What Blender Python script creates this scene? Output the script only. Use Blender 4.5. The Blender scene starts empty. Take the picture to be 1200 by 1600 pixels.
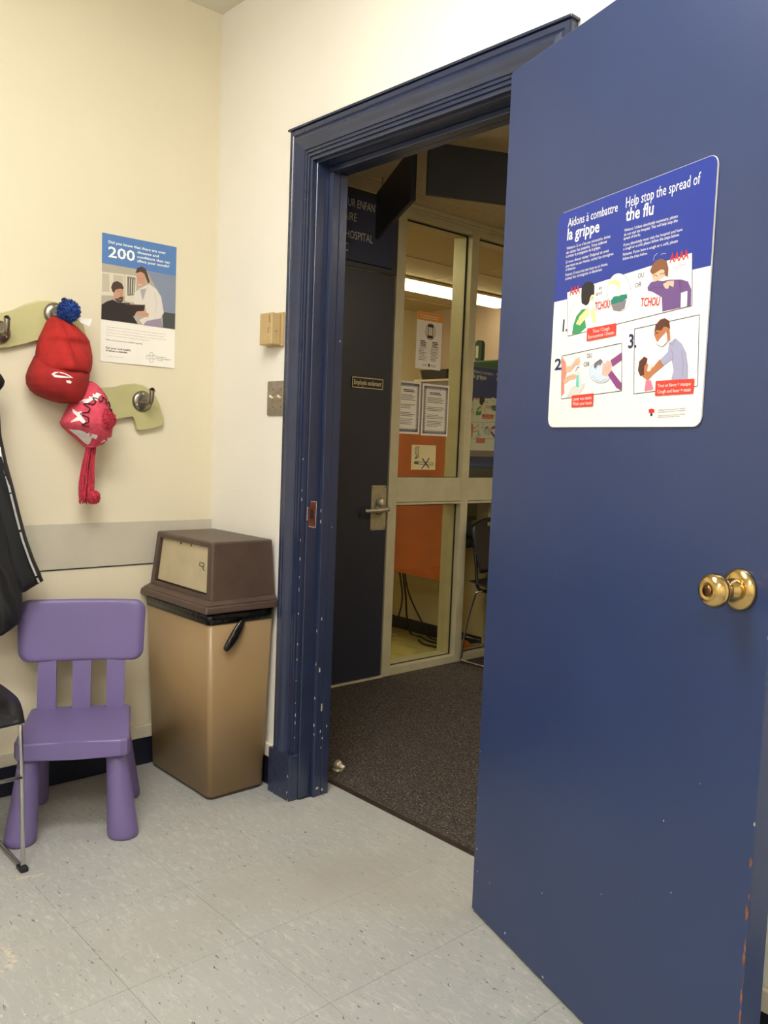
import bpy, bmesh, math, random
from mathutils import Vector, Matrix
random.seed(7)
SC = bpy.context.scene
COL = SC.collection

# ------------------------------------------------------------------ camera
CAM = Vector((2.8025, -1.6697, 1.18))
def cam_basis(yaw, pitch, roll):
    cy, sy, cp, sp = math.cos(yaw), math.sin(yaw), math.cos(pitch), math.sin(pitch)
    f = Vector((sy*cp, cy*cp, sp)); r = Vector((cy, -sy, 0)); d = f.cross(r)
    cr, sr = math.cos(roll), math.sin(roll)
    return cr*r + sr*d, -sr*r + cr*d, f
_r, _d, _f = cam_basis(math.radians(-47.8995), math.radians(-4.54623), math.radians(-2.18946))
cd = bpy.data.cameras.new('camera'); cam = bpy.data.objects.new('camera', cd); COL.objects.link(cam)
cam.matrix_world = Matrix(((_r.x, -_d.x, -_f.x, CAM.x), (_r.y, -_d.y, -_f.y, CAM.y), (_r.z, -_d.z, -_f.z, CAM.z), (0, 0, 0, 1)))
cd.sensor_fit = 'HORIZONTAL'; cd.sensor_width = 36.0; cd.lens = 1352.28/1200*36.0
cd.clip_start = 0.02; cd.clip_end = 60
SC.camera = cam
# ------------------------------------------------------------------ world and exposure
w = bpy.data.worlds.new('world'); SC.world = w; w.use_nodes = True
w.node_tree.nodes['Background'].inputs[0].default_value = (1.0, 0.93, 0.8, 1)
w.node_tree.nodes['Background'].inputs[1].default_value = 0.02
SC.view_settings.view_transform = 'Standard'; SC.view_settings.look = 'None'
SC.view_settings.exposure = 0.0; SC.view_settings.gamma = 1.0; SC.view_settings.use_curve_mapping = False
ROOM_LAMP = 24.5      # emission of the waiting room's ceiling troffers
HALL_FILL = 16.0  # emission of the fill light added in the hall
OFFICE_LAMP = 9.0

# ------------------------------------------------------------------ materials
def lin(c):
    o = []
    for v in c:
        v = v/255.0
        o.append(v/12.92 if v <= 0.04045 else ((v+0.055)/1.055)**2.4)
    return (o[0], o[1], o[2], 1.0)
M = {}
def mat(name, rgb, rough=0.6, metal=0.0, var=0.0, vscale=8.0, bump=0.0, bscale=60.0, coat=0.0, rgb2=None, spec=0.5, detail=4.0):
    m = bpy.data.materials.new(name); m.use_nodes = True; nt = m.node_tree; b = nt.nodes['Principled BSDF']
    b.inputs['Base Color'].default_value = lin(rgb); b.inputs['Roughness'].default_value = rough; b.inputs['Metallic'].default_value = metal
    b.inputs['Specular IOR Level'].default_value = spec
    if coat: b.inputs['Coat Weight'].default_value = coat; b.inputs['Coat Roughness'].default_value = 0.15
    if var or bump or rgb2:
        g = nt.nodes.new('ShaderNodeNewGeometry')
    if var or rgb2:
        n = nt.nodes.new('ShaderNodeTexNoise'); n.inputs['Scale'].default_value = vscale; n.inputs['Detail'].default_value = detail
        nt.links.new(g.outputs['Position'], n.inputs['Vector'])
        mx = nt.nodes.new('ShaderNodeMix'); mx.data_type = 'RGBA'
        c2 = rgb2 or tuple(max(0, v*(1-var)) for v in rgb)
        mx.inputs[6].default_value = lin(rgb); mx.inputs[7].default_value = lin(c2)
        rp = nt.nodes.new('ShaderNodeMapRange'); rp.inputs[1].default_value = 0.35; rp.inputs[2].default_value = 0.68
        nt.links.new(n.outputs['Fac'], rp.inputs[0]); nt.links.new(rp.outputs[0], mx.inputs[0])
        nt.links.new(mx.outputs[2], b.inputs['Base Color'])
    if bump:
        n2 = nt.nodes.new('ShaderNodeTexNoise'); n2.inputs['Scale'].default_value = bscale; n2.inputs['Detail'].default_value = 3
        nt.links.new(g.outputs['Position'], n2.inputs['Vector'])
        bp = nt.nodes.new('ShaderNodeBump'); bp.inputs['Strength'].default_value = bump; bp.inputs['Distance'].default_value = 0.004
        nt.links.new(n2.outputs['Fac'], bp.inputs['Height']); nt.links.new(bp.outputs['Normal'], b.inputs['Normal'])
    M[name] = m
    return m
def emis(name, rgb, s):
    m = bpy.data.materials.new(name); m.use_nodes = True; b = m.node_tree.nodes['Principled BSDF']
    b.inputs['Base Color'].default_value = lin(rgb); b.inputs['Emission Color'].default_value = lin(rgb); b.inputs['Emission Strength'].default_value = s
    M[name] = m; return m
mat('wall_paint_left', (224, 213, 184), 0.55, var=0.02, vscale=2, bump=0.12, bscale=90)
mat('wall_paint', (237, 232, 219), 0.55, var=0.02, vscale=2, bump=0.12, bscale=90)
mat('guard', (196, 188, 168), 0.55, var=0.05, vscale=5, bump=0.1, bscale=60)
mat('trim_cream', (222, 212, 188), 0.5, var=0.08, vscale=9)
mat('ceiling_paint', (230, 224, 206), 0.8, var=0.02, vscale=2, bump=0.2, bscale=120)
mat('vinyl_base', (22, 25, 42), 0.45, var=0.15, vscale=6)
mat('door_blue', (33, 53, 97), 0.34, var=0.05, vscale=4, bump=0.05, bscale=160, spec=0.75)
mat('frame_blue', (38, 48, 75), 0.26, var=0.08, vscale=10, bump=0.12, bscale=70, spec=0.8)
mat('edge_dark', (34, 37, 48), 0.5, var=0.1)
mat('chip_white', (196, 190, 176), 0.8, var=0.2, vscale=80)
mat('chip_rust', (150, 96, 66), 0.8, var=0.3, vscale=60)
mat('rust_plate', (112, 56, 36), 0.55, var=0.35, vscale=50, bump=0.3, bscale=120)
mat('brass', (216, 184, 122), 0.16, 1.0, var=0.08, vscale=30)
mat('brass_dark', (120, 84, 48), 0.3, 1.0)
mat('nickel', (190, 182, 156), 0.36, 0.6, var=0.1, vscale=40)
mat('steel', (150, 142, 128), 0.3, 1.0, var=0.12, vscale=40)
mat('chrome', (190, 190, 190), 0.16, 1.0)
mat('olive', (190, 184, 130), 0.5, var=0.05, vscale=10, bump=0.08, bscale=40)
mat('cap_red', (178, 30, 24), 0.85, var=0.12, vscale=30, bump=0.4, bscale=500)
mat('cap_red_shaded', (164, 26, 24), 0.8, var=0.1, vscale=30, bump=0.4, bscale=500)  # cap red darkened for shade on the brim; also colours the seam
mat('pom_blue', (38, 74, 150), 0.95, var=0.3, vscale=80)
mat('white_cloth', (238, 232, 226), 0.85, var=0.06, vscale=40)
mat('hat_pink', (222, 78, 98), 0.95, var=0.12, vscale=90, bump=0.5, bscale=400)
mat('yarn_red', (206, 56, 76), 0.95, var=0.25, vscale=120)
mat('black_thread', (40, 24, 34), 0.9)
mat('jacket', (24, 24, 26), 0.7, var=0.25, vscale=14, bump=0.5, bscale=30)
mat('jacket_trim', (14, 14, 16), 0.6)
mat('reflective', (196, 198, 198), 0.45, var=0.1, vscale=60)
mat('purple', (113, 98, 146), 0.42, var=0.03, vscale=6, bump=0.06, bscale=300)
mat('bin_tan', (158, 130, 92), 0.34, var=0.05, vscale=4, bump=0.04, bscale=60)
mat('bin_brown', (86, 68, 58), 0.42, var=0.12, vscale=16, bump=0.3, bscale=260)
mat('bin_flap', (198, 182, 146), 0.45, var=0.06, vscale=14)
mat('bag_black', (14, 14, 15), 0.18, bump=0.7, bscale=60)
mat('black_gap', (8, 8, 9), 0.7)
mat('chair_shell', (18, 19, 26), 0.35, var=0.1, vscale=12, bump=0.08, bscale=300)
mat('thermo', (196, 168, 118), 0.45, var=0.05, vscale=20)
mat('thermo_dark', (150, 122, 84), 0.5)
mat('plate_steel', (176, 168, 158), 0.36, 0.85, var=0.1, vscale=40)
mat('ivory', (226, 214, 184), 0.4)
mat('hall_dark', (40, 44, 58), 0.4, var=0.08, vscale=5, bump=0.05, bscale=100)
mat('navy_sign', (28, 40, 84), 0.5)
mat('panel_dark', (48, 50, 58), 0.45, var=0.08, vscale=5)
mat('sign_letter', (206, 206, 200), 0.6)
mat('alu', (206, 200, 168), 0.38, 0.25, var=0.05, vscale=12)
mat('gasket', (10, 10, 10), 0.6)
mat('tile_white', (214, 196, 158), 0.85, var=0.05, vscale=40, bump=0.3, bscale=150)
mat('grid_cream', (206, 188, 146), 0.6)
mat('hall_wall', (216, 200, 160), 0.6, var=0.04, vscale=3)
mat('office_wall', (214, 198, 160), 0.7, var=0.03, vscale=3)
mat('office_far', (220, 196, 178), 0.7, var=0.03, vscale=3)
mat('office_floor', (206, 190, 116), 0.35, var=0.12, vscale=14)
mat('orange', (204, 104, 46), 0.42, var=0.1, vscale=5, bump=0.04, bscale=40)
mat('desk_top', (150, 96, 56), 0.4, var=0.1)
mat('cable_black', (20, 18, 18), 0.5)
mat('cable_white', (216, 210, 196), 0.5)
mat('cabinet_grey', (132, 120, 120), 0.5, var=0.06)
mat('cabinet_top', (222, 200, 178), 0.5)
mat('plastic_green', (28, 84, 56), 0.4, var=0.1)
mat('plastic_black', (24, 24, 26), 0.45)
mat('printer_blue', (36, 64, 140), 0.35, var=0.06)
mat('printer_grey', (70, 68, 66), 0.5, var=0.06)
mat('paper', (240, 234, 220), 0.7, var=0.02)
mat('paper_cream', (226, 210, 158), 0.7)
mat('phone_orange', (226, 150, 60), 0.6)
mat('border_blue', (104, 112, 124), 0.7, var=0.3, vscale=200)
mat('ink', (44, 42, 48), 0.7)
mat('threshold', (64, 50, 42), 0.45, 0.3, var=0.2, vscale=30)
mat('orange_scrap', (214, 120, 60), 0.7)
for n, c in dict(s_white=(234, 231, 224), s_blue=(30, 52, 140), s_ink=(44, 50, 66), s_red=(206, 40, 40), s_black=(28, 26, 34), s_pale=(236, 210, 150), s_green=(52, 146, 92), s_grey=(126, 118, 124), s_teal=(22, 122, 104), s_lgrey=(206, 204, 196), s_brown=(126, 80, 56), s_peach=(232, 178, 148), s_purple=(104, 74, 128), s_salmon=(222, 134, 118), s_bottle=(200, 212, 206), s_teal2=(108, 190, 178), s_lblue=(200, 212, 226), s_peach2=(226, 176, 160), s_plum=(132, 66, 124), s_plumd=(78, 54, 100), s_lav=(158, 158, 186), s_tan=(182, 112, 74), s_dbrown=(88, 46, 34), s_pink=(230, 118, 146), s_tag=(220, 60, 50), s_navy=(28, 36, 84)).items(): mat(n, c, 0.32)
for n, c in dict(p_beige=(176, 166, 146), p_blue=(84, 124, 178), p_bluegrey=(128, 138, 156), p_dark=(70, 74, 72), p_light=(214, 206, 182), p_beige2=(190, 180, 156), p_mid=(128, 122, 108), p_black=(44, 36, 36), p_skin=(196, 148, 120), p_brown=(76, 56, 46), p_coat=(216, 208, 196), p_grey=(168, 162, 156), p_tablet=(50, 36, 32), p_mauve=(150, 138, 158), p_white=(246, 244, 238), p_ink=(70, 72, 78), p_lgrey=(176, 172, 162)).items(): mat(n, c, 0.5)
emis('lamp_white', (252, 251, 250), ROOM_LAMP)
emis('lamp_hall', (255, 240, 216), HALL_FILL)
emis('lamp_office', (255, 240, 205), OFFICE_LAMP)
# glass
g = bpy.data.materials.new('glass'); g.use_nodes = True; gb = g.node_tree.nodes['Principled BSDF']
gt = g.node_tree
tr = gt.nodes.new('ShaderNodeBsdfTransparent'); tr.inputs[0].default_value = (0.88, 0.9, 0.84, 1)
gl = gt.nodes.new('ShaderNodeBsdfGlossy'); gl.inputs['Roughness'].default_value = 0.02
lw = gt.nodes.new('ShaderNodeLayerWeight'); lw.inputs[0].default_value = 0.5
pw_ = gt.nodes.new('ShaderNodeMath'); pw_.operation = 'POWER'; gt.links.new(lw.outputs['Facing'], pw_.inputs[0]); pw_.inputs[1].default_value = 4.0
fr = gt.nodes.new('ShaderNodeMath'); fr.operation = 'MULTIPLY_ADD'; gt.links.new(pw_.outputs[0], fr.inputs[0]); fr.inputs[1].default_value = 0.6; fr.inputs[2].default_value = 0.03
mxs = gt.nodes.new('ShaderNodeMixShader'); gt.links.new(fr.outputs[0], mxs.inputs[0]); gt.links.new(tr.outputs[0], mxs.inputs[1]); gt.links.new(gl.outputs[0], mxs.inputs[2])
gt.links.new(mxs.outputs[0], gt.nodes['Material Output'].inputs['Surface']); M['glass'] = g

def floor_material():
    m = bpy.data.materials.new('vinyl_tile'); m.use_nodes = True; nt = m.node_tree; b = nt.nodes['Principled BSDF']; L = nt.links.new
    geo = nt.nodes.new('ShaderNodeNewGeometry'); oi = nt.nodes.new('ShaderNodeObjectInfo')
    def noise(scale, detail=4, vec=None, dist=0.0):
        n = nt.nodes.new('ShaderNodeTexNoise'); n.inputs['Scale'].default_value = scale; n.inputs['Detail'].default_value = detail; n.inputs['Distortion'].default_value = dist
        L(vec or geo.outputs['Position'], n.inputs['Vector']); return n.outputs['Fac']
    def rng(s, a, c):
        r = nt.nodes.new('ShaderNodeMapRange'); r.inputs[1].default_value = a; r.inputs[2].default_value = c; L(s, r.inputs[0]); return r.outputs[0]
    def mix(f, a, c):
        x = nt.nodes.new('ShaderNodeMix'); x.data_type = 'RGBA'; L(f, x.inputs[0])
        for i, v in ((6, a), (7, c)):
            if isinstance(v, tuple): x.inputs[i].default_value = lin(v)
            else: L(v, x.inputs[i])
        return x.outputs[2]
    mp = nt.nodes.new('ShaderNodeMapping'); mp.inputs['Rotation'].default_value = (0, 0, 0.9); mp.inputs['Scale'].default_value = (1, 3.2, 1); L(geo.outputs['Position'], mp.inputs['Vector'])
    c = mix(rng(noise(3.2, 5), 0.35, 0.7), (172, 173, 169), (156, 159, 159))
    c = mix(rng(oi.outputs['Random'], -0.6, 1.6), c, (164, 163, 156))
    c = mix(rng(noise(22, 6, mp.outputs[0], 1.2), 0.5, 0.75), c, (182, 181, 174))
    c = mix(rng(noise(30, 3, mp.outputs[0], 2.0), 0.66, 0.73), c, (204, 199, 186))
    c = mix(rng(noise(48, 2, mp.outputs[0], 1.0), 0.68, 0.73), c, (80, 78, 78))
    c = mix(rng(noise(1.3, 3), 0.55, 0.8), c, (156, 152, 141))
    L(c, b.inputs['Base Color']); b.inputs['Roughness'].default_value = 0.5
    bp = nt.nodes.new('ShaderNodeBump'); bp.inputs['Strength'].default_value = 0.12; bp.inputs['Distance'].default_value = 0.003
    L(noise(55, 4), bp.inputs['Height']); L(bp.outputs[0], b.inputs['Normal'])
    M['vinyl_tile'] = m
floor_material()
mat('tile_grout', (148, 145, 134), 0.8)
def carpet_material():
    m = bpy.data.materials.new('carpet'); m.use_nodes = True; nt = m.node_tree; b = nt.nodes['Principled BSDF']; L = nt.links.new
    geo = nt.nodes.new('ShaderNodeNewGeometry')
    n = nt.nodes.new('ShaderNodeTexNoise'); n.inputs['Scale'].default_value = 170; n.inputs['Detail'].default_value = 3; L(geo.outputs['Position'], n.inputs['Vector'])
    cr = nt.nodes.new('ShaderNodeValToRGB'); L(n.outputs['Fac'], cr.inputs[0]); e = cr.color_ramp.elements
    e[0].position = 0.35; e[0].color = lin((40, 38, 38)); e[1].position = 0.62; e[1].color = lin((92, 84, 76))
    x = cr.color_ramp.elements.new(0.74); x.color = lin((150, 140, 124))
    L(cr.outputs[0], b.inputs['Base Color']); b.inputs['Roughness'].default_value = 0.95; b.inputs['Specular IOR Level'].default_value = 0.1
    bp = nt.nodes.new('ShaderNodeBump'); bp.inputs['Strength'].default_value = 0.8; bp.inputs['Distance'].default_value = 0.004; L(n.outputs['Fac'], bp.inputs['Height']); L(bp.outputs[0], b.inputs['Normal'])
    M['carpet'] = m
carpet_material()

# ------------------------------------------------------------------ helpers
def tag(o, label=None, cat=None, group=None, kind=None):
    if label: o['label'] = label
    if cat: o['category'] = cat
    if group: o['group'] = group
    if kind: o['kind'] = kind
    return o
def empty(name, loc=(0, 0, 0), rz=0.0, mw=None):
    o = bpy.data.objects.new(name, None); COL.objects.link(o); o.empty_display_size = 0.05
    if mw is not None: o.matrix_world = mw
    else: o.location = loc; o.rotation_euler = (0, 0, rz)
    return o
def link(name, me, m=None, parent=None, smooth=False):
    if m and not me.materials: me.materials.append(M[m])
    if smooth:
        for p in me.polygons: p.use_smooth = True
    o = bpy.data.objects.new(name, me); COL.objects.link(o)
    if parent is not None: o.parent = parent
    return o
def from_bm(name, bm, m, parent=None, smooth=False):
    me = bpy.data.meshes.new(name); bmesh.ops.recalc_face_normals(bm, faces=bm.faces[:]); bm.to_mesh(me); bm.free()
    return link(name, me, m, parent, smooth)
def raw(name, v, f, m, parent=None, smooth=False):
    me = bpy.data.meshes.new(name); me.from_pydata(v, [], f); me.update()
    return link(name, me, m, parent, smooth)
def add_box(bm, a, b):
    x0, y0, z0 = a; x1, y1, z1 = b
    v = [bm.verts.new(p) for p in ((x0, y0, z0), (x1, y0, z0), (x1, y1, z0), (x0, y1, z0), (x0, y0, z1), (x1, y0, z1), (x1, y1, z1), (x0, y1, z1))]
    for f in ((3, 2, 1, 0), (4, 5, 6, 7), (0, 1, 5, 4), (1, 2, 6, 5), (2, 3, 7, 6), (3, 0, 4, 7)): bm.faces.new([v[i] for i in f])
def boxes(name, bl, m, parent=None, bevel=0.0, seg=2):
    bm = bmesh.new()
    for a, b in bl: add_box(bm, a, b)
    if bevel: bmesh.ops.bevel(bm, geom=bm.edges[:], offset=bevel, segments=seg, affect='EDGES', profile=0.5)
    return from_bm(name, bm, m, parent)
def box(name, a, b, m, parent=None, bevel=0.0, seg=2): return boxes(name, [(a, b)], m, parent, bevel, seg)
def hexa(name, bot, top, m, parent=None, bevel=0.0, seg=2):
    """bot, top: (x0, x1, y0, y1, z)"""
    bm = bmesh.new()
    def ring(q): return [bm.verts.new(p) for p in ((q[0], q[2], q[4]), (q[1], q[2], q[4]), (q[1], q[3], q[4]), (q[0], q[3], q[4]))]
    a, b = ring(bot), ring(top)
    bm.faces.new(a[::-1]); bm.faces.new(b)
    for i in range(4): bm.faces.new((a[i], a[(i+1) % 4], b[(i+1) % 4], b[i]))
    if bevel: bmesh.ops.bevel(bm, geom=bm.edges[:], offset=bevel, segments=seg, affect='EDGES', profile=0.5)
    return from_bm(name, bm, m, parent)
def prism(name, poly, t, m, parent=None, fr=None, bevel=0.0, seg=2, smooth=False):
    """polygon in local XY extruded 0..t in Z; fr maps (x,y,z)->Vector"""
    bm = bmesh.new(); a = [bm.verts.new((p[0], p[1], 0)) for p in poly]; b = [bm.verts.new((p[0], p[1], t)) for p in poly]
    n = len(poly); bm.faces.new(a[::-1]); bm.faces.new(b)
    for i in range(n): bm.faces.new((a[i], a[(i+1) % n], b[(i+1) % n], b[i]))
    if bevel:
        es = [e for e in bm.edges if abs(e.verts[0].co.z-e.verts[1].co.z) < 1e-6]
        bmesh.ops.bevel(bm, geom=es, offset=bevel, segments=seg, affect='EDGES', profile=0.5)
    if fr:
        for v in bm.verts: v.co = fr(*v.co)
    return from_bm(name, bm, m, parent, smooth)
def lathe(name, prof, m, parent=None, mw=None, n=24, smooth=True):
    """prof: (r, h) along local Z"""
    v, f = [], []
    for r, h in prof:
        for i in range(n):
            a = 2*math.pi*i/n; v.append(Vector((r*math.cos(a), r*math.sin(a), h)))
    for k in range(len(prof)-1):
        for i in range(n): f.append((k*n+i, k*n+(i+1) % n, (k+1)*n+(i+1) % n, (k+1)*n+i))
    f.append(tuple(range(n))[::-1]); f.append(tuple((len(prof)-1)*n+i for i in range(n)))
    if mw is not None: v = [mw @ p for p in v]
    o = raw(name, v, f, m, parent, smooth)
    for p in o.data.polygons[-2:]: p.use_smooth = False
    return o
def tube_geo(pts, r, n=8, closed=False):
    pts = [Vector(p) for p in pts]; k = len(pts); v, f = [], []
    up = None
    for i, p in enumerate(pts):
        if closed: t = (pts[(i+1) % k]-pts[i-1])
        else: t = pts[min(i+1, k-1)]-pts[max(i-1, 0)]
        t.normalize()
        if up is None: up = t.orthogonal().normalized()
        else: up = (up-t*up.dot(t)).normalized()
        s = t.cross(up); rr = r[i] if isinstance(r, (list, tuple)) else r
        for j in range(n):
            a = 2*math.pi*j/n; v.append(p+up*(rr*math.cos(a))+s*(rr*math.sin(a)))
    for i in range(k if closed else k-1):
        for j in range(n): f.append((i*n+j, i*n+(j+1) % n, ((i+1) % k)*n+(j+1) % n, ((i+1) % k)*n+j))
    if not closed: f.append(tuple(range(n))[::-1]); f.append(tuple((k-1)*n+j for j in range(n)))
    return v, f
def tube(name, pts, r, m, parent=None, n=8, closed=False):
    v, f = tube_geo(pts, r, n, closed); return raw(name, v, f, m, parent, True)
def tubes(name, lists, m, parent=None, n=6):
    v, f = [], []
    for pts, r in lists:
        a, b = tube_geo(pts, r, n); o = len(v); v += a; f += [tuple(i+o for i in q) for q in b]
    return raw(name, v, f, m, parent, True)
def smooth_path(pts, sub=6):
    P = [Vector(p) for p in pts]; out = []
    for i in range(len(P)-1):
        p0, p1, p2, p3 = P[max(i-1, 0)], P[i], P[i+1], P[min(i+2, len(P)-1)]
        for k in range(sub):
            t = k/sub; out.append(0.5*((2*p1)+(p2-p0)*t+(2*p0-5*p1+4*p2-p3)*t*t+(3*p1-p0-3*p2+p3)*t**3))
    out.append(P[-1]); return out
def rrect(x0, y0, x1, y1, r, n=5):
    o = []
    for cx, cy, a in ((x1-r, y0+r, -90), (x1-r, y1-r, 0), (x0+r, y1-r, 90), (x0+r, y0+r, 180)):
        for i in range(n+1):
            t = math.radians(a+90*i/n); o.append((cx+r*math.cos(t), cy+r*math.sin(t)))
    return o
def basis(o, ex, ey, ez):
    ex, ey, ez, o = Vector(ex), Vector(ey), Vector(ez), Vector(o)
    return Matrix(((ex.x, ey.x, ez.x, o.x), (ex.y, ey.y, ez.y, o.y), (ex.z, ey.z, ez.z, o.z), (0, 0, 0, 1)))
# text as mesh
_hcap = {}
def text_mesh(s, bold=0):
    cu = bpy.data.curves.new('t', 'FONT'); cu.body = s; cu.resolution_u = 2; cu.fill_mode = 'FRONT'
    if bold: cu.offset = 0.018
    o = bpy.data.objects.new('t', cu); COL.objects.link(o); dg = bpy.context.evaluated_depsgraph_get(); dg.update()
    me = bpy.data.meshes.new_from_object(o.evaluated_get(dg)); bpy.data.objects.remove(o); bpy.data.curves.remove(cu)
    return me
def cap_h():
    if 'h' not in _hcap:
        me = text_mesh('H'); _hcap['h'] = max(v.co.y for v in me.vertices)
    return _hcap['h']
def text(name, s, a, b, cap, m, parent, z=0.0006, bold=0):
    """baseline from a to b in the parent's XY plane"""
    me = text_mesh(s, bold); x0 = min(v.co.x for v in me.vertices); x1 = max(v.co.x for v in me.vertices)
    a, b = Vector(a), Vector(b); d = b-a; k = 1.0/(x1-x0); nrm = Vector((-d.y, d.x)).normalized(); hy = cap/cap_h()
    for v in me.vertices:
        p = a+d*((v.co.x-x0)*k)+nrm*(v.co.y*hy); v.co = Vector((p.x, p.y, z))
    me.name = name; me.update()
    return link(name, me, m, parent)
def poly_flat(name, pts, m, parent, z): return raw(name, [(p[0], p[1], z) for p in pts], [tuple(range(len(pts)))], m, parent)
def stroke(name, pts, wd, m, parent, z, closed=False):
    P = [Vector((p[0], p[1], 0)) for p in pts]; n = len(P); v, f = [], []
    for i, p in enumerate(P):
        t = (P[(i+1) % n]-P[i-1]) if closed else (P[min(i+1, n-1)]-P[max(i-1, 0)])
        t.normalize(); s = Vector((-t.y, t.x, 0))*wd*0.5
        v += [(p.x+s.x, p.y+s.y, z), (p.x-s.x, p.y-s.y, z)]
    for i in range(n if closed else n-1): j = (i+1) % n; f.append((2*i, 2*i+1, 2*j+1, 2*j))
    return raw(name, v, f, m, parent)
def strokes(name, lst, wd, m, parent, z):
    v, f = [], []
    for (x0, y0), (x1, y1) in lst:
        d = Vector((x1-x0, y1-y0)); s = Vector((-d.y, d.x)).normalized()*wd*0.5; o = len(v)
        v += [(x0+s.x, y0+s.y, z), (x0-s.x, y0-s.y, z), (x1-s.x, y1-s.y, z), (x1+s.x, y1+s.y, z)]; f.append((o, o+1, o+2, o+3))
    return raw(name, v, f, m, parent)
def art(data, parent, z0, sx=1.0, sy=1.0, step=0.00012, skip_small=0.0):
    for e in data:
        z = z0+e[3]*step; S = lambda p: (p[0]*sx, p[1]*sy)
        if e[0] == 'P': poly_flat(e[1], [S(p) for p in e[4]], e[2], parent, z)
        elif e[0] == 'L':
            pts = [S(p) for p in e[4]]
            if e[6] and len(pts) < 6 or (not e[6] and len(pts) == 4):
                prs = [(pts[i], pts[(i+1) % len(pts)]) for i in range(len(pts) if e[6] else len(pts)-1)]; strokes(e[1], prs, e[5], e[2], parent, z)
            else: stroke(e[1], pts, e[5], e[2], parent, z, bool(e[6]))
        else:
            if e[6] < skip_small: continue
            text(e[1], e[7], S(e[4]), S(e[5]), e[6]*sy, e[2], parent, z, e[8])
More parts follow.
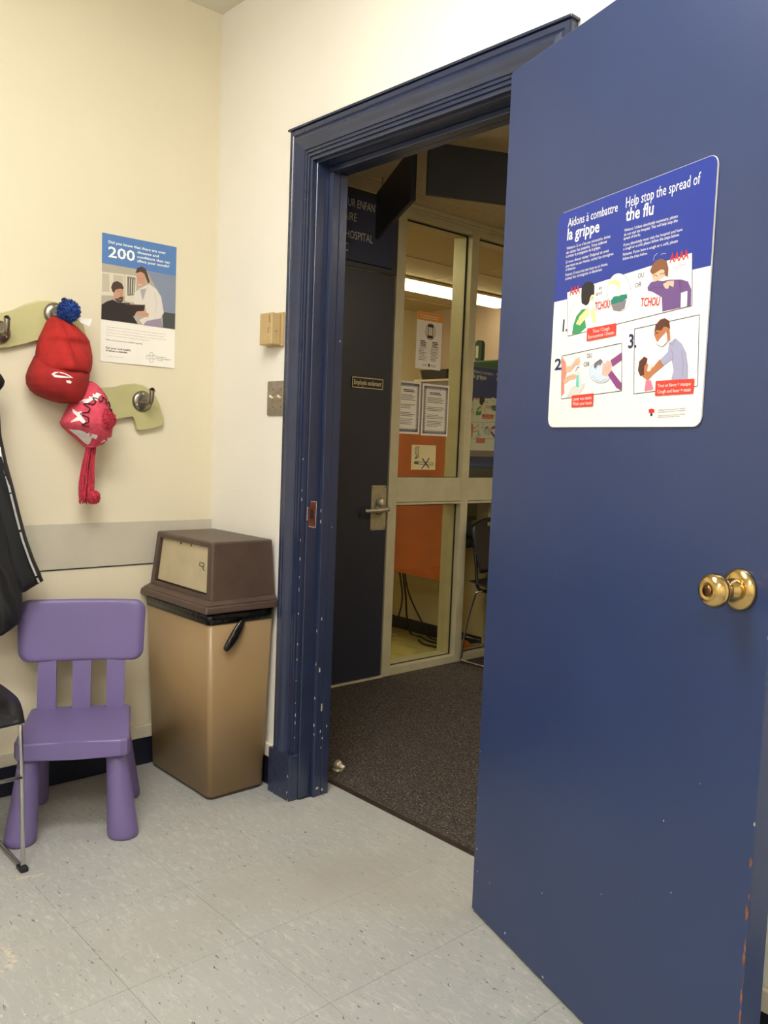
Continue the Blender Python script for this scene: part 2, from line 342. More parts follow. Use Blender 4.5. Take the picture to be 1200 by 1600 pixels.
# ------------------------------------------------------------------ flat print on the notices: local x, y in metres
FLU_SIGN=[
("P",'blue_field','s_blue',0,[(0.0005, 0.4545),(0.4575, 0.4545),(0.4575, 0.2705),(0.0016, 0.2696)]),
("P",'picture_panel','s_white',1,[(0.0467, 0.2838),(0.4116, 0.2999),(0.4195, 0.2086),(0.0578, 0.1915)]),
("L",'panel_outline','s_ink',2,[(0.0467, 0.2838),(0.0578, 0.1915),(0.4195, 0.2086),(0.4116, 0.2999)],0.0012,0),
("L",'panel_outline','s_ink',2,[(0.0399, 0.1512),(0.2367, 0.1611),(0.2446, 0.0694),(0.0463, 0.06)],0.0012,1),
("L",'panel_outline','s_ink',2,[(0.2715, 0.1844),(0.4383, 0.191),(0.4452, 0.0697),(0.2803, 0.0621)],0.0012,1),
("T",'lettering','s_white',3,(0.0367, 0.4205),(0.2002, 0.4171),0.0176,'Aidons à combattre',0),
("T",'lettering','s_white',3,(0.0367, 0.3939),(0.1455, 0.3894),0.0234,'la grippe',1),
("T",'lettering','s_white',3,(0.2246, 0.4179),(0.4201, 0.4145),0.0195,'Help stop the spread of',0),
("T",'lettering','s_white',3,(0.2259, 0.3929),(0.3043, 0.3887),0.023,'the flu',1),
("T",'lettering','s_white',3,(0.2245, 0.3733),(0.37, 0.3687),0.0053,'Visitors: Unless absolutely necessary, please',0),
("T",'lettering','s_white',3,(0.2243, 0.365),(0.37, 0.3611),0.0053,'do not visit the hospital. This will help stop the',0),
("T",'lettering','s_white',3,(0.2241, 0.3579),(0.2727, 0.3563),0.0053,'spread of the flu.',0),
("T",'lettering','s_white',3,(0.225, 0.3456),(0.3839, 0.3427),0.0053,'If you absolutely must visit the hospital and have',0),
("T",'lettering','s_white',3,(0.2248, 0.338),(0.3772, 0.3354),0.0054,'a cough or a cold, please follow the steps below.',0),
("T",'lettering','s_white',3,(0.2249, 0.3277),(0.3739, 0.3251),0.0053,'Patients: If you have a cough or a cold, please',0),
("T",'lettering','s_white',3,(0.2248, 0.3194),(0.2953, 0.3181),0.0053,'follow the steps below.',0),
("T",'lettering','s_white',3,(0.0365, 0.3741),(0.1826, 0.3708),0.0059,"Visiteurs: Si ce n'est pas nécessaire, évitez",0),
("T",'lettering','s_white',3,(0.0363, 0.365),(0.1724, 0.3628),0.0059,'de visiter les patients. Vous aiderez',0),
("T",'lettering','s_white',3,(0.0359, 0.3571),(0.1534, 0.3554),0.0058,'à arrêter la propagation de la grippe.',0),
("T",'lettering','s_white',3,(0.0367, 0.3455),(0.1802, 0.3438),0.0058,"Si vous devez visiter l'hôpital et avez",0),
("T",'lettering','s_white',3,(0.037, 0.337),(0.195, 0.3351),0.0059,'une toux ou un rhume, suivez les consignes',0),
("T",'lettering','s_white',3,(0.0373, 0.3297),(0.0729, 0.3291),0.0059,'ci-dessous.',0),
("T",'lettering','s_white',3,(0.0373, 0.3186),(0.1793, 0.3181),0.0059,'Patients: Si vous avez une toux ou un rhume,',0),
("T",'lettering','s_white',3,(0.0376, 0.3105),(0.1627, 0.3106),0.0059,'suivez les consignes ci-dessous.',0),
("P",'hair','s_black',2,[(0.0974, 0.2689),(0.097, 0.2875),(0.106, 0.2942),(0.1196, 0.2955),(0.1337, 0.2916),(0.1404, 0.2839),(0.1413, 0.2663),(0.1319, 0.2664),(0.1279, 0.2604),(0.1267, 0.2504),(0.1151, 0.2477),(0.1003, 0.2543)]),
("P",'face','s_pale',3,[(0.1278, 0.2612),(0.1319, 0.2664),(0.1402, 0.2665),(0.1408, 0.2562),(0.1341, 0.2478),(0.1256, 0.2498)]),
("P",'arms','s_pale',3,[(0.0848, 0.2139),(0.0955, 0.2282),(0.1126, 0.2377),(0.1254, 0.2461),(0.1358, 0.2482),(0.1465, 0.2321),(0.153, 0.2113),(0.146, 0.2068),(0.1373, 0.2207),(0.1324, 0.2323),(0.1147, 0.2201),(0.0977, 0.2093)]),
("P",'tissue','s_white',4,[(0.1222, 0.2485),(0.1284, 0.256),(0.1368, 0.2554),(0.1368, 0.2353),(0.1266, 0.2313)]),
("P",'shirt','s_green',2,[(0.0722, 0.1936),(0.075, 0.2122),(0.0847, 0.2305),(0.1019, 0.2415),(0.12, 0.2414),(0.113, 0.2351),(0.0956, 0.2275),(0.0848, 0.2139),(0.0977, 0.2093),(0.1147, 0.2201),(0.1204, 0.2027),(0.0996, 0.1934)]),
("P",'vignette','s_white',2,[(0.2553, 0.2541),(0.2554, 0.2462),(0.2537, 0.239),(0.2503, 0.2328),(0.2454, 0.2279),(0.2392, 0.2245),(0.232, 0.2229),(0.2242, 0.2231),(0.216, 0.2252),(0.208, 0.2291),(0.2005, 0.2345),(0.194, 0.2413),(0.1887, 0.2491),(0.185, 0.2575),(0.1831, 0.266),(0.1831, 0.2742),(0.1849, 0.2817),(0.1885, 0.288),(0.1937, 0.2929),(0.2002, 0.2961),(0.2077, 0.2974),(0.2157, 0.2969),(0.2238, 0.2945),(0.2317, 0.2904),(0.2389, 0.2848),(0.2451, 0.2781),(0.2501, 0.2704),(0.2535, 0.2623)]),
("L",'vignette_outline','s_ink',3,[(0.2553, 0.2541),(0.2554, 0.2462),(0.2537, 0.239),(0.2503, 0.2328),(0.2454, 0.2279),(0.2392, 0.2245),(0.232, 0.2229),(0.2242, 0.2231),(0.216, 0.2252),(0.208, 0.2291),(0.2005, 0.2345),(0.194, 0.2413),(0.1887, 0.2491),(0.185, 0.2575),(0.1831, 0.266),(0.1831, 0.2742),(0.1849, 0.2817),(0.1885, 0.288),(0.1937, 0.2929),(0.2002, 0.2961),(0.2077, 0.2974),(0.2157, 0.2969),(0.2238, 0.2945),(0.2317, 0.2904),(0.2389, 0.2848),(0.2451, 0.2781),(0.2501, 0.2704),(0.2535, 0.2623)],0.0008,1),
("P",'bin_body','s_grey',4,[(0.1977, 0.2407),(0.2431, 0.2424),(0.2392, 0.2265),(0.2226, 0.223),(0.2048, 0.2266)]),
("P",'bin_liner','s_teal',5,[(0.1958, 0.247),(0.2044, 0.2537),(0.2435, 0.2533),(0.2455, 0.2448),(0.2301, 0.241),(0.1979, 0.2389)]),
("P",'hand','s_pale',4,[(0.181, 0.2788),(0.188, 0.2857),(0.2089, 0.2856),(0.2215, 0.2788),(0.2207, 0.2668),(0.2157, 0.2728),(0.2082, 0.2724),(0.2043, 0.2783),(0.1932, 0.2792)]),
("P",'tissue','s_lgrey',6,[(0.2115, 0.2631),(0.2232, 0.2643),(0.2286, 0.2544),(0.2171, 0.2517)]),
("T",'lettering','s_red',5,(0.0573, 0.2753),(0.0922, 0.2764),0.0174,'AAA',1),
("T",'lettering','s_red',5,(0.3564, 0.2922),(0.4039, 0.2915),0.0157,'AAAA',1),
("T",'lettering','s_red',7,(0.1463, 0.234),(0.194, 0.2342),0.0155,'TCHOU',1),
("T",'lettering','s_red',7,(0.2847, 0.2241),(0.3366, 0.2196),0.0154,'TCHOU',1),
("T",'lettering','s_ink',5,(0.1556, 0.2734),(0.1658, 0.2738),0.0073,'et',0),
("T",'lettering','s_ink',5,(0.1476, 0.2624),(0.1654, 0.2632),0.0081,'and',0),
("T",'lettering','s_ink',5,(0.2725, 0.2776),(0.2895, 0.278),0.009,'OU',0),
("T",'lettering','s_ink',5,(0.2658, 0.2612),(0.2844, 0.2614),0.009,'OR',0),
("P",'man_hair','s_brown',3,[(0.3053, 0.2857),(0.31, 0.2953),(0.3198, 0.3026),(0.3353, 0.3034),(0.3485, 0.2969),(0.3547, 0.2829),(0.3546, 0.2675),(0.3468, 0.2708),(0.3437, 0.2817),(0.3351, 0.284),(0.3251, 0.2803),(0.3119, 0.2785)]),
("P",'man_face','s_peach',4,[(0.3101, 0.2775),(0.3213, 0.2801),(0.3351, 0.284),(0.3438, 0.2811),(0.3468, 0.2708),(0.337, 0.2668),(0.3174, 0.2644)]),
("P",'man_shirt','s_purple',3,[(0.3008, 0.2567),(0.3087, 0.2646),(0.3228, 0.2667),(0.3422, 0.2626),(0.3607, 0.2619),(0.388, 0.2582),(0.4061, 0.2519),(0.4155, 0.2372),(0.4169, 0.209),(0.3455, 0.2076),(0.3417, 0.2335),(0.3155, 0.2469),(0.3035, 0.2502)]),
("P",'shirt_gap','s_white',4,[(0.3906, 0.2345),(0.4062, 0.2356),(0.4074, 0.2092),(0.3921, 0.2087)]),
("P",'man_hand','s_peach',4,[(0.3428, 0.2567),(0.3554, 0.2603),(0.371, 0.2588),(0.3704, 0.2474),(0.3594, 0.2525),(0.3569, 0.2465),(0.3493, 0.2484)]),
("L",'motion_line','s_white',4,[(0.3129, 0.304),(0.3149, 0.3118),(0.3231, 0.315)],0.0006,0),
("L",'motion_line','s_white',4,[(0.3322, 0.3099),(0.3361, 0.3123),(0.3461, 0.3103)],0.0006,0),
("L",'motion_line','s_ink',4,[(0.3684, 0.2739),(0.3738, 0.2816),(0.385, 0.285)],0.0006,0),
("L",'motion_line','s_ink',4,[(0.3749, 0.2758),(0.3843, 0.282),(0.3992, 0.2837)],0.0006,0),
("L",'brow','s_dbrown',6,[(0.316, 0.2764),(0.3237, 0.2757),(0.3279, 0.2723)],0.0012,0),
("L",'brow','s_dbrown',6,[(0.3323, 0.2754),(0.3406, 0.2765),(0.3436, 0.2746)],0.0012,0),
("L",'ear','s_dbrown',6,[(0.3422, 0.2788),(0.3457, 0.2762),(0.3448, 0.2725)],0.0008,0),
("L",'fold','s_plumd',6,[(0.3051, 0.2526),(0.3243, 0.254),(0.3436, 0.25)],0.0008,0),
("L",'fold','s_plumd',6,[(0.3837, 0.2568),(0.3893, 0.2385),(0.3905, 0.2194)],0.0008,0),
("L",'eye','s_ink',6,[(0.1326, 0.2604),(0.1361, 0.261),(0.1386, 0.2598)],0.0009,0),
("L",'sleeve_line','s_ink',6,[(0.0848, 0.2297),(0.0966, 0.2188),(0.0952, 0.2096)],0.0006,0),
("L",'motion_line','s_lgrey',4,[(0.0594, 0.2313),(0.0621, 0.2461),(0.0755, 0.2555)],0.0008,0),
("L",'motion_line','s_lgrey',4,[(0.0635, 0.2391),(0.0688, 0.2534),(0.0822, 0.262)],0.0008,0),
("L",'motion_line','s_lgrey',4,[(0.0677, 0.2468),(0.0755, 0.2607),(0.0888, 0.2684)],0.0008,0),
("P",'sleeve','s_salmon',2,[(0.0415, 0.1491),(0.056, 0.1363),(0.061, 0.1167),(0.0535, 0.0924),(0.0559, 0.073),(0.0463, 0.0658),(0.0419, 0.124)]),
("P",'hand','s_peach',3,[(0.0557, 0.1287),(0.0749, 0.1282),(0.0892, 0.1409),(0.103, 0.1441),(0.1065, 0.1356),(0.1013, 0.1274),(0.0905, 0.1295),(0.0763, 0.1167),(0.0585, 0.1158)]),
("P",'hand','s_peach',3,[(0.0513, 0.1002),(0.0647, 0.1069),(0.0865, 0.111),(0.1025, 0.1071),(0.0908, 0.1012),(0.0721, 0.0988),(0.0538, 0.0904)]),
("P",'table','s_lgrey',2,[(0.0649, 0.0629),(0.0814, 0.0848),(0.1278, 0.0893),(0.1175, 0.074),(0.0982, 0.065)]),
("P",'bottle','s_bottle',4,[(0.0964, 0.0801),(0.0958, 0.1009),(0.0967, 0.1139),(0.1027, 0.1161),(0.1103, 0.1036),(0.1165, 0.0826),(0.1072, 0.0783)]),
("P",'bottle_label','s_teal2',5,[(0.0966, 0.0839),(0.0964, 0.1065),(0.1037, 0.1078),(0.1068, 0.0814)]),
("P",'basin','s_lblue',3,[(0.209, 0.1051),(0.2085, 0.1001),(0.2057, 0.0955),(0.2008, 0.0917),(0.1942, 0.089),(0.1862, 0.0875),(0.1774, 0.0875),(0.1683, 0.0888),(0.1596, 0.0914),(0.1519, 0.0952),(0.1457, 0.0999),(0.1415, 0.1051),(0.1397, 0.1106),(0.1403, 0.1159),(0.1432, 0.1206),(0.1484, 0.1244),(0.1554, 0.127),(0.1636, 0.1283),(0.1726, 0.1282),(0.1816, 0.1267),(0.1901, 0.124),(0.1975, 0.1201),(0.2033, 0.1155),(0.2073, 0.1104)]),
("L",'basin_outline','s_ink',4,[(0.209, 0.1051),(0.2085, 0.1001),(0.2057, 0.0955),(0.2008, 0.0917),(0.1942, 0.089),(0.1862, 0.0875),(0.1774, 0.0875),(0.1683, 0.0888),(0.1596, 0.0914),(0.1519, 0.0952),(0.1457, 0.0999),(0.1415, 0.1051),(0.1397, 0.1106),(0.1403, 0.1159),(0.1432, 0.1206),(0.1484, 0.1244),(0.1554, 0.127),(0.1636, 0.1283),(0.1726, 0.1282),(0.1816, 0.1267),(0.1901, 0.124),(0.1975, 0.1201),(0.2033, 0.1155),(0.2073, 0.1104)],0.0005,1),
("P",'tap','s_grey',5,[(0.1538, 0.1204),(0.1552, 0.1287),(0.1734, 0.1357),(0.1814, 0.1306),(0.175, 0.1222),(0.1662, 0.1241),(0.1601, 0.1162)]),
("P",'hands','s_peach2',6,[(0.1812, 0.1037),(0.1825, 0.1216),(0.1966, 0.131),(0.2098, 0.1263),(0.2068, 0.1142),(0.2137, 0.1118),(0.2035, 0.1045),(0.1975, 0.0989)]),
("P",'sleeve','s_plum',5,[(0.205, 0.1303),(0.2387, 0.1435),(0.2398, 0.1288),(0.213, 0.1179)]),
("P",'sleeve','s_plum',5,[(0.1993, 0.1023),(0.21, 0.1111),(0.2429, 0.0841),(0.2434, 0.0701),(0.2288, 0.0756)]),
("T",'lettering','s_ink',5,(0.1278, 0.1399),(0.1445, 0.1402),0.0094,'OU',0),
("T",'lettering','s_ink',5,(0.1189, 0.1233),(0.1393, 0.1235),0.0094,'OR',0),
("L",'nozzle','s_ink',6,[(0.0928, 0.1154),(0.0969, 0.1233),(0.1055, 0.1234)],0.0016,0),
("L",'finger','s_salmon',6,[(0.079, 0.121),(0.0904, 0.1306),(0.1015, 0.136)],0.0006,0),
("L",'finger','s_salmon',6,[(0.0587, 0.1035),(0.0776, 0.106),(0.0935, 0.1048)],0.0006,0),
("L",'finger','s_salmon',8,[(0.1854, 0.116),(0.1917, 0.1101)],0.0006,0),
("L",'finger','s_salmon',8,[(0.1903, 0.1177),(0.1966, 0.1118)],0.0006,0),
("L",'finger','s_salmon',8,[(0.1951, 0.1194),(0.2014, 0.1136)],0.0006,0),
("L",'finger','s_salmon',8,[(0.1999, 0.1211),(0.2062, 0.1153)],0.0006,0),
("L",'tap_line','s_ink',8,[(0.1564, 0.1184),(0.1589, 0.1269),(0.1738, 0.1328),(0.1804, 0.1293)],0.0007,0),
("L",'basin_inner','s_grey',5,[(0.151, 0.1042),(0.164, 0.0931),(0.1816, 0.0904),(0.1979, 0.0953)],0.0007,0),
("L",'mask_strap','s_grey',8,[(0.3547, 0.1668),(0.3654, 0.17)],0.0007,0),
("L",'brow','s_black',6,[(0.3299, 0.1698),(0.3355, 0.1711),(0.3395, 0.1693)],0.0012,0),
("L",'shirt_fold','s_grey',5,[(0.3744, 0.1388),(0.3813, 0.1253),(0.3787, 0.1159)],0.0008,0),
("L",'shirt_fold','s_grey',5,[(0.4018, 0.1327),(0.4078, 0.11),(0.4068, 0.0881)],0.0008,0),
("L",'collar','s_grey',5,[(0.3695, 0.1496),(0.3773, 0.1449),(0.3852, 0.1548)],0.001,0),
("L",'cuff','s_grey',6,[(0.3466, 0.1221),(0.3565, 0.1095)],0.0012,0),
("P",'man_shirt','s_lav',3,[(0.3677, 0.1491),(0.3837, 0.1563),(0.4004, 0.1455),(0.4128, 0.1284),(0.4187, 0.1059),(0.4205, 0.0823),(0.3796, 0.0838),(0.3842, 0.0994),(0.3774, 0.1192),(0.3555, 0.1096),(0.3477, 0.1214),(0.3667, 0.1338)]),
("P",'man_arm','s_tan',4,[(0.3466, 0.1221),(0.3583, 0.11),(0.3324, 0.0965),(0.3172, 0.0857),(0.3025, 0.0935),(0.3212, 0.102)]),
("P",'man_face','s_tan',4,[(0.3273, 0.1675),(0.3328, 0.1777),(0.3467, 0.1801),(0.3666, 0.1756),(0.3707, 0.1552),(0.355, 0.1473),(0.3353, 0.1554)]),
("P",'man_hair','s_dbrown',5,[(0.327, 0.1702),(0.33, 0.1856),(0.3414, 0.1938),(0.3534, 0.1951),(0.3652, 0.1887),(0.3686, 0.1741),(0.3618, 0.1775),(0.3514, 0.1802),(0.3465, 0.1736),(0.333, 0.176)]),
("P",'mask','s_white',6,[(0.3359, 0.1501),(0.3408, 0.157),(0.3547, 0.1668),(0.3597, 0.1713),(0.3646, 0.1527),(0.3517, 0.1438)]),
("L",'mask_edge','s_grey',7,[(0.3359, 0.1501),(0.3408, 0.157),(0.3547, 0.1668),(0.3646, 0.1527),(0.3517, 0.1438)],0.0007,1),
("P",'child_hair','s_dbrown',5,[(0.2886, 0.1057),(0.2912, 0.1223),(0.3043, 0.1302),(0.3136, 0.1259),(0.3107, 0.1172),(0.3054, 0.111),(0.3071, 0.0965),(0.2964, 0.0946)]),
("P",'child_face','s_tan',6,[(0.3054, 0.111),(0.3136, 0.1169),(0.3199, 0.1131),(0.3185, 0.0999),(0.3081, 0.0964)]),
("P",'child_mask','s_lgrey',7,[(0.3143, 0.1019),(0.3169, 0.1143),(0.3272, 0.1167),(0.325, 0.1024)]),
("P",'child_dress','s_pink',4,[(0.3123, 0.0854),(0.3259, 0.0857),(0.3346, 0.0686),(0.3105, 0.0661)]),
("P",'caption_tag','s_tag',8,[(0.1249, 0.2003),(0.217, 0.2011),(0.2176, 0.1772),(0.1249, 0.1745)]),
("T",'lettering','s_white',10,(0.1441, 0.1893),(0.1977, 0.1902),0.0067,'Toux / Cough',0),
("T",'lettering','s_white',10,(0.1308, 0.1788),(0.2122, 0.1809),0.0067,'Éternuement / Sneeze',0),
("P",'caption_tag','s_tag',8,[(0.085, 0.0657),(0.1577, 0.068),(0.1584, 0.0417),(0.0854, 0.041)]),
("T",'lettering','s_white',10,(0.0897, 0.0549),(0.1524, 0.0563),0.0069,'Lavez vos mains',0),
("T",'lettering','s_white',10,(0.0899, 0.045),(0.1541, 0.0458),0.0069,'Wash your hands',0),
("P",'caption_tag','s_tag',8,[(0.3401, 0.0834),(0.4375, 0.0826),(0.4369, 0.0572),(0.3403, 0.0564)]),
("T",'lettering','s_white',10,(0.3463, 0.0715),(0.4299, 0.0714),0.0059,'Toux et fièvre = masque',0),
("T",'lettering','s_white',10,(0.3464, 0.0607),(0.4315, 0.0612),0.006,'Cough and fever = mask',0),
("T",'numeral','s_navy',5,(0.0375, 0.2035),(0.0545, 0.2026),0.0242,'1.',1),
("T",'numeral','s_navy',5,(0.0154, 0.1231),(0.0406, 0.1234),0.0229,'2',1),
("T",'numeral','s_navy',5,(0.2564, 0.1499),(0.28, 0.1495),0.0251,'3.',1),
("P",'emblem','s_red',4,[(0.3247, 0.032),(0.3323, 0.0336),(0.3406, 0.032),(0.3403, 0.026),(0.3269, 0.0252)]),
("P",'emblem','s_navy',4,[(0.3304, 0.0244),(0.3357, 0.0249),(0.3362, 0.0202),(0.3309, 0.0198)]),
("T",'lettering','s_ink',3,(0.3505, 0.0289),(0.4195, 0.0315),0.0023,"L'Hôpital de Montréal pour enfants",0),
("T",'lettering','s_ink',3,(0.3504, 0.025),(0.4187, 0.0278),0.0023,"The Montreal Children's Hospital",0),
("T",'lettering','s_ink',3,(0.3506, 0.0191),(0.4194, 0.0212),0.0023,'Centre universitaire de santé McGill',0),
("T",'lettering','s_ink',3,(0.3505, 0.0158),(0.4079, 0.0178),0.0023,'McGill University Health Centre',0),
]
DENTAL_POSTER=[
("P",'photo_ground','p_beige',0,[(0.0013, 0.3213),(0.2715, 0.3208),(0.2715, 0.1343),(0.0005, 0.1379)]),
("P",'header','p_blue',1,[(0.0005, 0.4195),(0.2715, 0.4195),(0.2715, 0.3199),(0.001, 0.321)]),
("P",'photo_wall','p_bluegrey',1,[(0.1618, 0.3192),(0.2715, 0.3199),(0.2715, 0.1836),(0.2245, 0.1866),(0.1981, 0.2644)]),
("P",'photo_cabinet','p_dark',2,[(0.2208, 0.19),(0.2715, 0.1902),(0.2715, 0.1356),(0.226, 0.1367)]),
("P",'cabinet_door','p_light',1,[(0.0015, 0.2926),(0.0801, 0.2962),(0.0819, 0.2253),(0.0011, 0.216)]),
("P",'cabinet_pane','p_beige2',2,[(0.0032, 0.2877),(0.0277, 0.2888),(0.0283, 0.2311),(0.003, 0.2287)]),
("P",'cabinet_pane','p_beige2',2,[(0.041, 0.2895),(0.0761, 0.2908),(0.0771, 0.2578),(0.0412, 0.2645)]),
("P",'cabinet_door','p_light',1,[(0.0835, 0.2968),(0.1238, 0.2973),(0.1232, 0.2077),(0.0844, 0.2083)]),
("P",'cabinet_pane','p_mid',2,[(0.0903, 0.2916),(0.1204, 0.2916),(0.1177, 0.2325),(0.092, 0.2269)]),
("P",'reflection','p_dark',3,[(0.0931, 0.2858),(0.0951, 0.2861),(0.0943, 0.2336),(0.0923, 0.2333)]),
("P",'reflection','p_light',3,[(0.0972, 0.2855),(0.0992, 0.2858),(0.0984, 0.2343),(0.0964, 0.2339)]),
("P",'reflection','p_dark',3,[(0.1013, 0.2852),(0.1033, 0.2856),(0.1025, 0.2349),(0.1005, 0.2346)]),
("P",'reflection','p_light',3,[(0.1054, 0.285),(0.1074, 0.2853),(0.1066, 0.2355),(0.1046, 0.2352)]),
("P",'reflection','p_dark',3,[(0.1095, 0.2847),(0.1115, 0.285),(0.1107, 0.2362),(0.1087, 0.2359)]),
("P",'reflection','p_light',3,[(0.1136, 0.2844),(0.1157, 0.2848),(0.1149, 0.2368),(0.1128, 0.2365)]),
("P",'man_shirt','p_black',4,[(0.0011, 0.138),(0.002, 0.1859),(0.0203, 0.1986),(0.0401, 0.2072),(0.0602, 0.1999),(0.1008, 0.2037),(0.1134, 0.1614),(0.131, 0.138)]),
("P",'man_face','p_skin',5,[(0.0425, 0.2334),(0.0497, 0.2446),(0.0748, 0.2486),(0.0793, 0.2392),(0.0776, 0.2136),(0.0676, 0.1994),(0.0541, 0.2031),(0.044, 0.2141)]),
("P",'beard','p_brown',6,[(0.0453, 0.2134),(0.055, 0.2117),(0.06, 0.2156),(0.0701, 0.2213),(0.0775, 0.2199),(0.0753, 0.2069),(0.0676, 0.1994),(0.0541, 0.2031)]),
("P",'man_hair','p_brown',7,[(0.0337, 0.2461),(0.0396, 0.2627),(0.0545, 0.2705),(0.0713, 0.2648),(0.0785, 0.2517),(0.0766, 0.2451),(0.0664, 0.2472),(0.0497, 0.2408),(0.0432, 0.2297),(0.0392, 0.2328)]),
("P",'woman_coat','p_coat',5,[(0.1155, 0.2385),(0.1347, 0.2569),(0.1694, 0.278),(0.1981, 0.2644),(0.2157, 0.2411),(0.2274, 0.187),(0.2157, 0.1689),(0.226, 0.1367),(0.1502, 0.1366),(0.136, 0.1516),(0.1639, 0.1683),(0.1582, 0.1967),(0.1167, 0.2029)]),
("P",'woman_top','p_grey',6,[(0.1382, 0.2543),(0.1598, 0.2616),(0.1477, 0.2204)]),
("P",'woman_face','p_skin',7,[(0.121, 0.3016),(0.134, 0.3125),(0.1497, 0.3113),(0.1593, 0.2969),(0.1541, 0.2703),(0.1388, 0.2608),(0.1293, 0.2727)]),
("P",'woman_hair','p_brown',8,[(0.1195, 0.3077),(0.1262, 0.3248),(0.1424, 0.3318),(0.1564, 0.3269),(0.1637, 0.3105),(0.1721, 0.2862),(0.1666, 0.2781),(0.1604, 0.2923),(0.1514, 0.31),(0.1392, 0.3143),(0.1271, 0.309)]),
("P",'tablet','p_tablet',8,[(0.0811, 0.1976),(0.157, 0.2056),(0.1524, 0.1846),(0.1253, 0.1775),(0.1168, 0.1618),(0.0849, 0.167)]),
("P",'hand','p_skin',9,[(0.1212, 0.1721),(0.1287, 0.1802),(0.1496, 0.1842),(0.1715, 0.1775),(0.1682, 0.165),(0.1498, 0.1658)]),
("P",'trousers','p_mauve',6,[(0.1641, 0.1521),(0.2158, 0.1673),(0.226, 0.1367),(0.1502, 0.1366)]),
("L",'brow','p_dark',8,[(0.0548, 0.2353),(0.0598, 0.238),(0.0638, 0.2367)],0.0011,0),
("L",'brow','p_dark',8,[(0.0685, 0.24),(0.0739, 0.2415)],0.0011,0),
("L",'mouth','p_light',8,[(0.0601, 0.2103),(0.0655, 0.2098),(0.0702, 0.2124)],0.001,0),
("L",'nose','p_brown',8,[(0.0672, 0.2357),(0.07, 0.2267),(0.066, 0.2238)],0.0007,0),
("L",'eye','p_dark',9,[(0.129, 0.2918),(0.1336, 0.2907)],0.001,0),
("L",'eye','p_dark',9,[(0.1412, 0.2919),(0.1468, 0.2916)],0.001,0),
("L",'mouth','p_white',9,[(0.1317, 0.2712),(0.138, 0.269),(0.1442, 0.2713)],0.0013,0),
("L",'lapel','p_grey',8,[(0.1491, 0.2212),(0.1592, 0.2518),(0.1667, 0.2724)],0.001,0),
("L",'lapel','p_grey',8,[(0.1477, 0.221),(0.1384, 0.2421),(0.1354, 0.2545)],0.001,0),
("L",'coat_fold','p_grey',8,[(0.1911, 0.2503),(0.1987, 0.2189),(0.1957, 0.1858)],0.001,0),
("L",'tablet_edge','p_mid',10,[(0.0832, 0.1973),(0.1563, 0.2042)],0.0009,0),
("T",'lettering','p_white',10,(0.0226, 0.3893),(0.2303, 0.3878),0.0086,'Did you know that there are over',1),
("T",'lettering','p_white',10,(0.0223, 0.3447),(0.117, 0.3454),0.0333,'200',1),
("T",'lettering','p_white',10,(0.1249, 0.3732),(0.2043, 0.3726),0.0082,'diseases and',1),
("T",'lettering','p_white',10,(0.1248, 0.3586),(0.2465, 0.3581),0.0082,'conditions that can',1),
("T",'lettering','p_white',10,(0.1249, 0.3446),(0.2445, 0.3447),0.0083,'affect your mouth?',1),
("T",'lettering','p_lgrey',3,(0.0194, 0.1144),(0.2366, 0.1127),0.0035,'Your dentist knows what they are. They can help detect, diagnose and treat',0),
("T",'lettering','p_lgrey',3,(0.0194, 0.1053),(0.2295, 0.1032),0.0035,'and prevent gum disease and oral cancer. Your dental health is linked',0),
("T",'lettering','p_lgrey',3,(0.0195, 0.0962),(0.2388, 0.0935),0.0034,'to serious medical conditions including diabetes, so problems can be dealt',0),
("T",'lettering','p_lgrey',3,(0.0196, 0.0871),(0.1721, 0.0848),0.0034,'with early. Healthy mouth, healthy body, a happy you.',0),
("T",'lettering','p_ink',3,(0.0187, 0.0712),(0.1497, 0.0703),0.0044,'Make sure you visit your dentist regularly.',0),
("T",'lettering','p_ink',3,(0.019, 0.0437),(0.1078, 0.0432),0.0064,'For your oral health,',1),
("T",'lettering','p_ink',3,(0.019, 0.0349),(0.0952, 0.0343),0.0063,'it takes a dentist.',1),
("T",'lettering','p_lgrey',3,(0.0245, 0.0178),(0.079, 0.0178),0.0031,'oralhealthmonth.com',0),
("L",'emblem','p_ink',3,[(0.1895, 0.0413),(0.1882, 0.0373),(0.1847, 0.0345),(0.1803, 0.0341),(0.1767, 0.0361),(0.1753, 0.0398),(0.1766, 0.0438),(0.1801, 0.0466),(0.1845, 0.047),(0.1881, 0.045)],0.0008,1),
("L",'emblem','p_ink',3,[(0.1772, 0.0301),(0.1759, 0.0261),(0.1723, 0.0234),(0.1679, 0.0229),(0.1644, 0.0249),(0.163, 0.0286),(0.1643, 0.0326),(0.1678, 0.0354),(0.1722, 0.0358),(0.1758, 0.0338)],0.0008,1),
("L",'emblem','p_ink',3,[(0.2023, 0.0315),(0.201, 0.0274),(0.1974, 0.0247),(0.193, 0.0242),(0.1893, 0.0262),(0.1879, 0.0299),(0.1892, 0.034),(0.1928, 0.0367),(0.1972, 0.0372),(0.2009, 0.0352)],0.0008,1),
("L",'emblem','p_ink',3,[(0.1902, 0.0193),(0.1889, 0.0153),(0.1854, 0.0125),(0.1809, 0.0121),(0.1773, 0.0141),(0.1759, 0.0178),(0.1772, 0.0218),(0.1808, 0.0246),(0.1852, 0.0251),(0.1888, 0.023)],0.0008,1),
("T",'lettering','p_ink',3,(0.2045, 0.0317),(0.238, 0.0319),0.0036,'Association of',0),
("T",'lettering','p_ink',3,(0.2042, 0.0257),(0.2565, 0.0265),0.0036,'dental surgeons',0),
("T",'lettering','p_ink',3,(0.2039, 0.0204),(0.2272, 0.0201),0.0036,'of Quebec',0),
]
